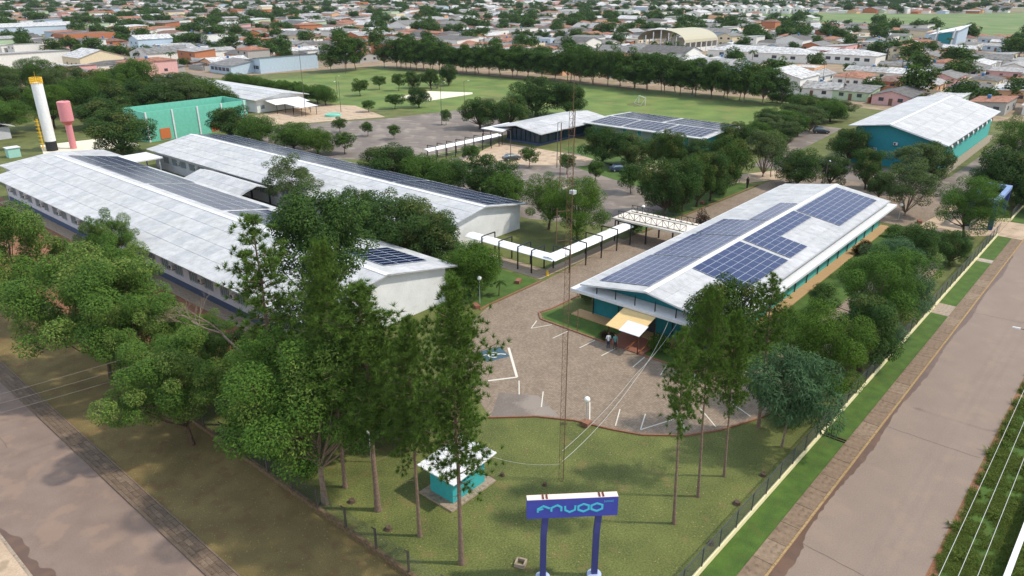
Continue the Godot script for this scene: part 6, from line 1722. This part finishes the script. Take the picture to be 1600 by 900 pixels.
func town() -> void:
	rng.seed = 71
	surf_tex("sheet_old", 512, Color(0.66, 0.65, 0.64), Color(1, 1, 1), 0.012, 0.12, 0.55, Color(0.45, 0.43, 0.42, 0.75), 0.58, 0.02)
	for i in WALLS.size(): mat("house_wall%d" % i, C(WALLS[i][1]), 0.9, texs["grain"], 6.0)
	for i in ROOFS.size(): mat("house_roof%d" % i, C(ROOFS[i][1]), 0.9, texs["sheet_old"], 13.0)
	var win := BoxMesh.new(); win.size = Vector3(1.5, 1.1, 0.12)
	var door := BoxMesh.new(); door.size = Vector3(1.1, 2.1, 0.12)
	var gate := BoxMesh.new(); gate.size = Vector3(2.8, 2.2, 0.12)
	var dark := mat("town_glass", C("3b4248"), 0.25)
	var wood := mat("town_door", C("6e5240"), 0.8)
	var tin := mat("town_gate", C("8b8f92"), 0.6)
	win.material = dark; door.material = wood; gate.material = tin
	# landmarks first; their plots stay free of houses
	var keep := [[408, 224, 36], [396, 196, 20], [388, 138, 40], [196, 305, 26], [556, 110, 22], [940, 590, 60]]
	var d := MB.new()
	var t := thing("sports_vault", "vaulted sports hall with pale beige curved roof and open sides", "sports hall", V(410, 0, 222), -0.10)
	for j in 14:
		var x0 := PI * j / 14.0; var x1 := PI * (j + 1) / 14.0
		var p := Vector3(0, 5.6 + sin(x0) * 6.4, -cos(x0) * 16.5); var q := Vector3(0, 5.6 + sin(x1) * 6.4, -cos(x1) * 16.5)
		d.quad(p - Vector3(17, 0, 0), q - Vector3(17, 0, 0), q + Vector3(17, 0, 0), p + Vector3(17, 0, 0))
		d.quad(p - Vector3(17, 0.15, 0), q - Vector3(17, 0.15, 0), q + Vector3(17, -0.15, 0), p + Vector3(17, -0.15, 0))
	obj("roof", d, grainy("vault_beige", "b5ae98", 0.8, 8.0), t)
	for k in 7:
		for s in [-1, 1]: d = MB.new(); d.box(Vector3(-16.6 + k * 5.5, 2.8, 16.2 * s), Vector3(0.5, 6.0, 0.5)); obj("column", d, mats.plaster_white, t)
	for k in 5: d = MB.new(); d.box(Vector3(-16.8, 4.2 + (1.0 if k in [1, 3] else 1.6 if k == 2 else 0.0), -10.6 + k * 5.3), Vector3(0.4, 8.6 + (2.0 if k in [1, 3] else 3.0 if k == 2 else 0.0), 0.5)); obj("column", d, mats.plaster_white, t)
	d = MB.new(); d.box(Vector3(0, 1.2, 16.1), Vector3(33, 2.6, 0.2)); d.box(Vector3(0, 1.2, -16.1), Vector3(33, 2.6, 0.2)); d.box(Vector3(-16.9, 0.9, 0), Vector3(0.2, 2.0, 32)); d.box(Vector3(16.8, 2.9, 0), Vector3(0.3, 6.0, 32)); obj("wall", d, mats.house_wall0, t)
	var marks := [["school_roof", "long low building with brilliant white roof beside the vaulted hall", 388, 160, 9, 27, 4.0, 2.4, 1, false, 0, 4], ["school_roof", "white hipped building along the street behind the white roof", 396, 118, 8, 13, 4.5, 2.0, 1, false, 0, 4],
		["blue_shed", "long pale blue shed with grey roof behind the goal", 196, 306, 8, 15, 4.4, 2.2, 2, true, 2, 5], ["blue_shed", "second pale blue shed beside the field corner trees", 176, 312, 6, 9, 3.6, 1.6, 2, false, 2, 0],
		["warehouse", "wide white warehouse wall behind the grove", 120, 415, 12, 24, 5.5, 1.0, 2, true, 0, 5], ["warehouse", "blue-walled warehouse far behind the grove", 212, 660, 16, 28, 7.0, 2.0, 0, true, 2, 4], ["brick_block", "unplastered brick block with small dark windows", 206, 545, 8, 16, 6.0, 0.4, 3, true, 5, 1]]
	for q in marks:
		t = thing(q[0], q[1], "building", V(q[2], 0, q[3]))
		var w := MB.new(); var r := MB.new()
		house_shell(w, r, Vector3.ZERO, q[4], q[5], q[6], q[7], q[8], q[9])
		obj("wall", w, mats["house_wall%d" % q[10]], t); obj("roof", r, mats["house_roof%d" % q[11]], t)
		for k in 5:
			var o := put("window", win, t, Vector3(-q[5] if q[9] else -q[4], q[6] * 0.55, (-0.7 + k * 0.35) * (q[4] if q[9] else q[5])))
			o.rotation.y = PI / 2; o.scale = Vector3(1.6, 1.3, 1.6)
		keep.append([q[2], q[3], maxf(q[4], q[5]) + 6])
	# modern house with teal glass and white fins
	t = thing("modern_house", "modern white house with slanted fins and teal glass front", "house", V(556, 0, 110), -0.2)
	d = MB.new(); d.hexa([Vector3(-6, 0, -8), Vector3(8, 0, -8), Vector3(8, 0, 8), Vector3(-6, 0, 8), Vector3(-6, 6, -8), Vector3(8, 8, -8), Vector3(8, 12, 8), Vector3(-6, 9, 8)]); obj("wall", d, mats.house_wall2, t)
	d = MB.new(); d.box(Vector3(-6.3, 4.6, 1), Vector3(0.4, 6.4, 8)); obj("glass_front", d, mats.paint_teal, t)
	for z in [-4.0, 6.2]: d = MB.new(); d.box(Vector3(-6.8, 5.2, z), Vector3(1.2, 10.5, 0.7), Basis(Vector3.RIGHT, 0.12)); obj("fin", d, mats.plaster_white, t)
	d = MB.new(); d.hexa([Vector3(-7, 5.8, -9), Vector3(9, 7.8, -9), Vector3(9, 12.3, 9), Vector3(-7, 9.3, 9), Vector3(-7, 6.1, -9), Vector3(9, 8.1, -9), Vector3(9, 12.6, 9), Vector3(-7, 9.6, 9)]); obj("roof", d, mats.cap_white, t)
	for k in 14: # row of small white town houses at the pasture
		t = thing("terrace_house", "small white gabled house in the identical terrace at the pasture", "house", V(930 + k * 7.4, 0, 545 - k * 12.5), 0.0, "terrace at the pasture")
		var w := MB.new(); var r := MB.new()
		house_shell(w, r, Vector3.ZERO, 5.4, 6.0, 7.0, 3.0, 0, true)
		obj("wall", w, mats.house_wall0, t); obj("roof", r, mats.house_roof4, t)
		for z in [-2.5, 2.5]:
			var o := put("window", win, t, Vector3(-6.05, 4.5, z)); o.rotation.y = PI / 2; o.scale = Vector3(1.3, 1.6, 1)
	# plots
	var plots := []
	var streets := MB.new()
	var pasture := PackedVector2Array([Vector2(640, -200), Vector2(640, 90), Vector2(755, 245), Vector2(960, 470), Vector2(1040, 470), Vector2(1120, 250), Vector2(1300, 150), Vector2(1300, -200)])
	var a := -90.0
	while a < 2300:
		var b := -260.0
		while b < 2500:
			for row in 2:
				var pa := a + 8.0 + 13.0 + row * 27.0; var pb := b
				if not seen(pa, pb) or inside_campus(pa + 10, pb + 4) or inside_campus(pa - 10, pb - 4): continue
				if absf(pb - wall_b(pa) + 7.5) < 13 : continue
				if pa < 30: continue
				if Geometry2D.is_point_in_polygon(Vector2(pa, pb), pasture): continue
				if fposmod(pb, 122.0) < 11.0: continue
				var free := true
				for k in keep:
					if Vector2(pa - k[0], pb - k[1]).length() < k[2]: free = false
				if free: plots.append([pa, pb, Vector2(pa, pb).length(), row])
			b += 13.5
		a += 63.0
	a = -90.0
	while a < 1300:
		for seg in 30:
			var b0 := -100.0 + seg * 40.0
			if seen(a + 28, b0 + 20, 0.2) and not inside_campus(a, b0) and not inside_campus(a, b0 + 40) and a > 30 and not Geometry2D.is_point_in_polygon(Vector2(a, b0 + 20), pasture):
				streets.poly([[a - 3.6, b0], [a + 3.6, b0], [a + 3.6, b0 + 40], [a - 3.6, b0 + 40]], -0.018, -0.018)
		a += 63.0
	for k in 14:
		var b0 := k * 122.0 + 5.5
		for seg in 40:
			var a0 := seg * 40.0
			if seen(a0 + 20, b0, 0.2) and not inside_campus(a0, b0) and not inside_campus(a0 + 40, b0) and a0 > 30 and not Geometry2D.is_point_in_polygon(Vector2(a0 + 20, b0), pasture):
				streets.poly([[a0, b0 - 3.4], [a0 + 40, b0 - 3.4], [a0 + 40, b0 + 3.4], [a0, b0 + 3.4]], -0.022, -0.022)
	struct("streets", streets, mats.tar)
	plots.sort_custom(func(x, y): return x[2] < y[2])
	var near := 0
	var fw := []; var fr := []
	for i in WALLS.size(): fw.append(MB.new())
	for i in ROOFS.size(): fr.append(MB.new())
	var trees := []
	var walls := 0
	for p in plots:
		var u := rng.randf()
		var pa: float = p[0] + rand(-2.5, 2.5); var pb: float = p[1] + rand(-0.8, 0.8)
		if rng.randf() < (0.62 if p[2] < 900 else 0.45): trees.append([p[0] + (9.5 if p[3] else -9.5) + rand(-2, 2), pb + rand(-4, 4), p[2]])
		if u < 0.07: continue
		var two := rng.randf() < 0.07
		var x := rand(4.3, 6.3); var z := rand(5.6, 11.0)
		var h := rand(2.8, 3.4) * (2.0 if two else 1.0)
		var kind: int = [0, 0, 0, 0, 2, 2, 1, 1, 3][rng.randi() % 9]
		var turn := rng.randf() < 0.62
		if rng.randf() < 0.07:
			x = rand(7.5, 10.0); z = rand(9, 14); h = rand(4, 6); kind = [0, 2][rng.randi() % 2]
		var rise := rand(0.9, 1.5) * (x / 4.5)
		if kind == 2: rise = rand(0.5, 1.0)
		var wi: int = [0, 0, 0, 0, 0, 0, 1, 1, 2, 3, 4, 5, 6, 7][rng.randi() % 14]
		var ri: int = [0, 0, 0, 0, 1, 1, 2, 4, 4, 4, 5, 5, 5][rng.randi() % 13]
		if kind == 1 : ri = [2, 2, 3, 1][rng.randi() % 4]
		if kind == 3 : ri = [5, 4, 0][rng.randi() % 3]
		var yaw := rand(-0.03, 0.03)
		if near < 300:
			near += 1
			var shape: String = ["gabled", "hipped", "single-slope", "flat"][kind]
			t = thing("town_house", "%s%s house under a %s %s roof in the town" % ["two-storey " if two else "", WALLS[wi][0], shape, ROOFS[ri][0]], "house", V(pa, 0, pb), yaw, "houses of the town round the campus")
			var w := MB.new(); var r := MB.new()
			house_shell(w, r, Vector3.ZERO, x, z, h, rise, kind, turn)
			obj("wall", w, mats["house_wall%d" % wi], t); obj("roof", r, mats["house_roof%d" % ri], t)
			var hx := z if turn else x; var hz := x if turn else z
			for k in 2: # the faces that look toward the campus
				var o := put("window", win, t, Vector3(-hx - 0.02, 1.75, hz * (-0.5 + k)))
				o.rotation.y = PI / 2
				put("window", win, t, Vector3(hx * (-0.5 + k), 1.75, hz + 0.02))
				if two:
					o = put("window", win, t, Vector3(-hx - 0.02, 4.7, hz * (-0.5 + k))); o.rotation.y = PI / 2
			var o := put("door", door, t, Vector3(-hx - 0.03, 1.05, 0.0)); o.rotation.y = PI / 2
			if rng.randf() < 0.25:
				var tk := MB.new(); tk.lathe(Vector3(rand(-1, 1), h + rise + 0.1, rand(-2, 2)), [[0.5, -0.6], [0.62, 0.5], [0.5, 0.65], [0.0, 0.7]], 10)
				obj("water_tank", tk, mat("tank_blue", C("3f6f9c"), 0.5), t)
			if rng.randf() < 0.5: # lean-to
				var l := MB.new(); var lr := MB.new()
				var s := -1.0 if p[3] == 0 else 1.0
				house_shell(l, lr, Vector3((hx + 2.2) * s, 0, rand(-2, 2)), 2.2, rand(2.0, 3.5), 2.2, 0.4, 2, false)
				obj("annex_wall", l, mats["house_wall%d" % [wi, 6, 5][rng.randi() % 3]], t); obj("annex_roof", lr, mats["house_roof%d" % [0, 1, 5][rng.randi() % 3]], t)
			if walls < 130 and rng.randf() < 0.55:
				walls += 1
				var wl := MB.new()
				var s := -1.0 if p[3] == 0 else 1.0
				wl.box(Vector3(12.6 * s, 0.9, 0), Vector3(0.18, 2.0, 13.2)); wl.box(Vector3(0, 0.9, 6.6), Vector3(24, 2.0, 0.16))
				var wt := thing("garden_wall", "%s yard wall round a town plot" % WALLS[[0, 0, 1, 6, 5][walls % 5]][0], "wall", V(p[0], 0, p[1]), 0.0, "yard walls of the town plots")
				obj("wall", wl, mats["house_wall%d" % [0, 0, 1, 6, 5][walls % 5]], wt)
				put("gate", gate, wt, Vector3(12.6 * s, 1.0, 2.0)).rotation.y = PI / 2
		else:
			house_shell(fw[wi], fr[ri], V(pa, 0, pb), x, z, h, rise, kind, turn)
	for i in WALLS.size():
		if not fw[i].v.is_empty(): tag(obj("distant_houses", fw[i], mats["house_wall%d" % i]), "%s walls of the distant town's countless houses" % WALLS[i][0], "houses", "", "stuff")
	for i in ROOFS.size():
		if not fr[i].v.is_empty(): tag(obj("distant_roofs", fr[i], mats["house_roof%d" % i]), "%s roofs of the distant town's countless houses" % ROOFS[i][0], "roofs", "", "stuff")
	# trees of the town: the nearest singly, the rest as a mass
	var far := []
	for i in 260: # scattered on the pasture edge and between far blocks
		var q := [rand(600, 1900), rand(-50, 1900), 0.0]
		if seen(q[0], q[1]) and not Geometry2D.is_point_in_polygon(Vector2(q[0], q[1]), pasture): trees.append([q[0], q[1], Vector2(q[0], q[1]).length()])
	for q in [[700, 150, 0], [748, 205, 0], [690, 118, 0], [820, 90, 0], [662, 80, 0], [1010, 430, 0]]: trees.append([q[0], q[1], Vector2(q[0], q[1]).length()])
	trees.sort_custom(func(x, y): return x[2] < y[2])
	for i in trees.size():
		var q: Array = trees[i]
		if i < 150:
			if i % 11 == 5: plant("palm_tree", "palm", i, q[0], q[1], rand(5, 8), rand(2.6, 3.4), "feathery palm among the town roofs", "tree", "palms among the town roofs")
			else:
				var rr := rand(2.4, 6.2)
				plant("town_tree", "town", i, q[0], q[1], rr * rand(1.5, 2.0), rr, "%s round tree in a back yard of the town" % ["dark", "green", "deep green", "yellowish"][i % 4], "tree", "back yard trees of the town", ["leaf_deep", "", "leaf_deep", "leaf_warm"][i % 4])
		else: far.append(q)
	for v in 2:
		var mm := MultiMesh.new(); mm.transform_format = MultiMesh.TRANSFORM_3D
		mm.mesh = protos.town[v].m[1]
		mm.instance_count = int(far.size() / 2.0)
		for i in mm.instance_count:
			var q: Array = far[i * 2 + v]
			var rr := rand(0.7, 1.9)
			mm.set_instance_transform(i, Transform3D(Basis(Vector3.UP, rng.randf() * TAU).scaled(Vector3(rr, rr * rand(0.8, 1.1), rr)), V(q[0], -0.8, q[1])))
		var w := MultiMeshInstance3D.new(); w.multimesh = mm; w.name = numbered("distant_trees"); add_child(w)
		tag(w, "countless small trees scattered through the distant town", "trees", "", "stuff")
	for q in [[278, 66, 1.5, "a3a6a8"], [300, 62, 0.1, "e3e3e3"], [330, 70, 1.5, "7d2a26"], [285, 140, 0.0, "d8d8d8"], [360, 78, 1.4, "2b2d30"], [268, 220, 0.1, "e6e6e6"]]:
		car({"a3a6a8": "silver car in the side street behind the tall hall", "e3e3e3": "white car at the town street corner", "7d2a26": "dark red car in the town street", "d8d8d8": "pale car behind the screen of tall trees", "2b2d30": "black car far down the town street", "e6e6e6": "white car behind the middle of the tree screen"}[q[3]], V(q[0], 0, q[1]), q[2], C(q[3]))
	print("town ", Time.get_ticks_msec(), " plots ", plots.size(), " trees ", trees.size())

func _ready() -> void:
	# camera
	var cam := Camera3D.new()
	cam.name = "camera"
	cam.fov = rad_to_deg(2.0 * atan(450.0 / 1150.0))
	cam.position = Vector3(0, 36, 0)
	cam.rotation = Vector3(-atan(475.0 / 1150.0), -deg_to_rad(49.5), 0)
	cam.near = 0.5; cam.far = 9000
	add_child(cam)
	# sky, sun, exposure
	var sky := ProceduralSkyMaterial.new()
	sky.sky_top_color = Color(0.70, 0.76, 0.84); sky.sky_horizon_color = Color(0.93, 0.93, 0.92); sky.sky_curve = 0.18
	sky.ground_bottom_color = Color(0.35, 0.34, 0.30); sky.ground_horizon_color = Color(0.62, 0.64, 0.64)
	sky.sun_angle_max = 0.0
	var env := Environment.new()
	env.background_mode = Environment.BG_SKY
	env.sky = Sky.new(); env.sky.sky_material = sky
	env.background_energy_multiplier = 1.32
	env.tonemap_mode = Environment.TONE_MAPPER_LINEAR
	env.tonemap_exposure = 1.4
	env.sdfgi_enabled = true; env.ssao_enabled = true; env.ssil_enabled = true
	env.fog_enabled = true
	env.fog_density = 0.00004
	env.fog_light_color = Color(0.80, 0.85, 0.92)
	var we := WorldEnvironment.new(); we.environment = env; we.name = "environment"
	add_child(we)
	var sun := DirectionalLight3D.new()
	sun.name = "sun"
	sun.light_energy = 0.84; sun.light_color = Color(1.0, 0.965, 0.90); sun.light_angular_distance = 2.5; sun.shadow_enabled = true
	add_child(sun)
	sun.look_at_from_position(Vector3.ZERO, V(-0.60, -1.25, 0.78), Vector3.UP)
	setting_base()
	setting()
	fences()
	buildings()
	things()
	mats_late()
	vegetation()
	town()

func setting_base() -> void:
	surf_tex("bark", 256, Color(0.42, 0.36, 0.32), Color(0.78, 0.72, 0.66), 0.03, 0.2, 0.4)
	grainy("plain", "ffffff")
	mat("bark", C("8f8274"), 0.95, texs["bark"], 1.6)

func mats_late() -> void:
	leaf_mat("leaf_red", Color(1.0, 0.30, 0.15).linear_to_srgb())
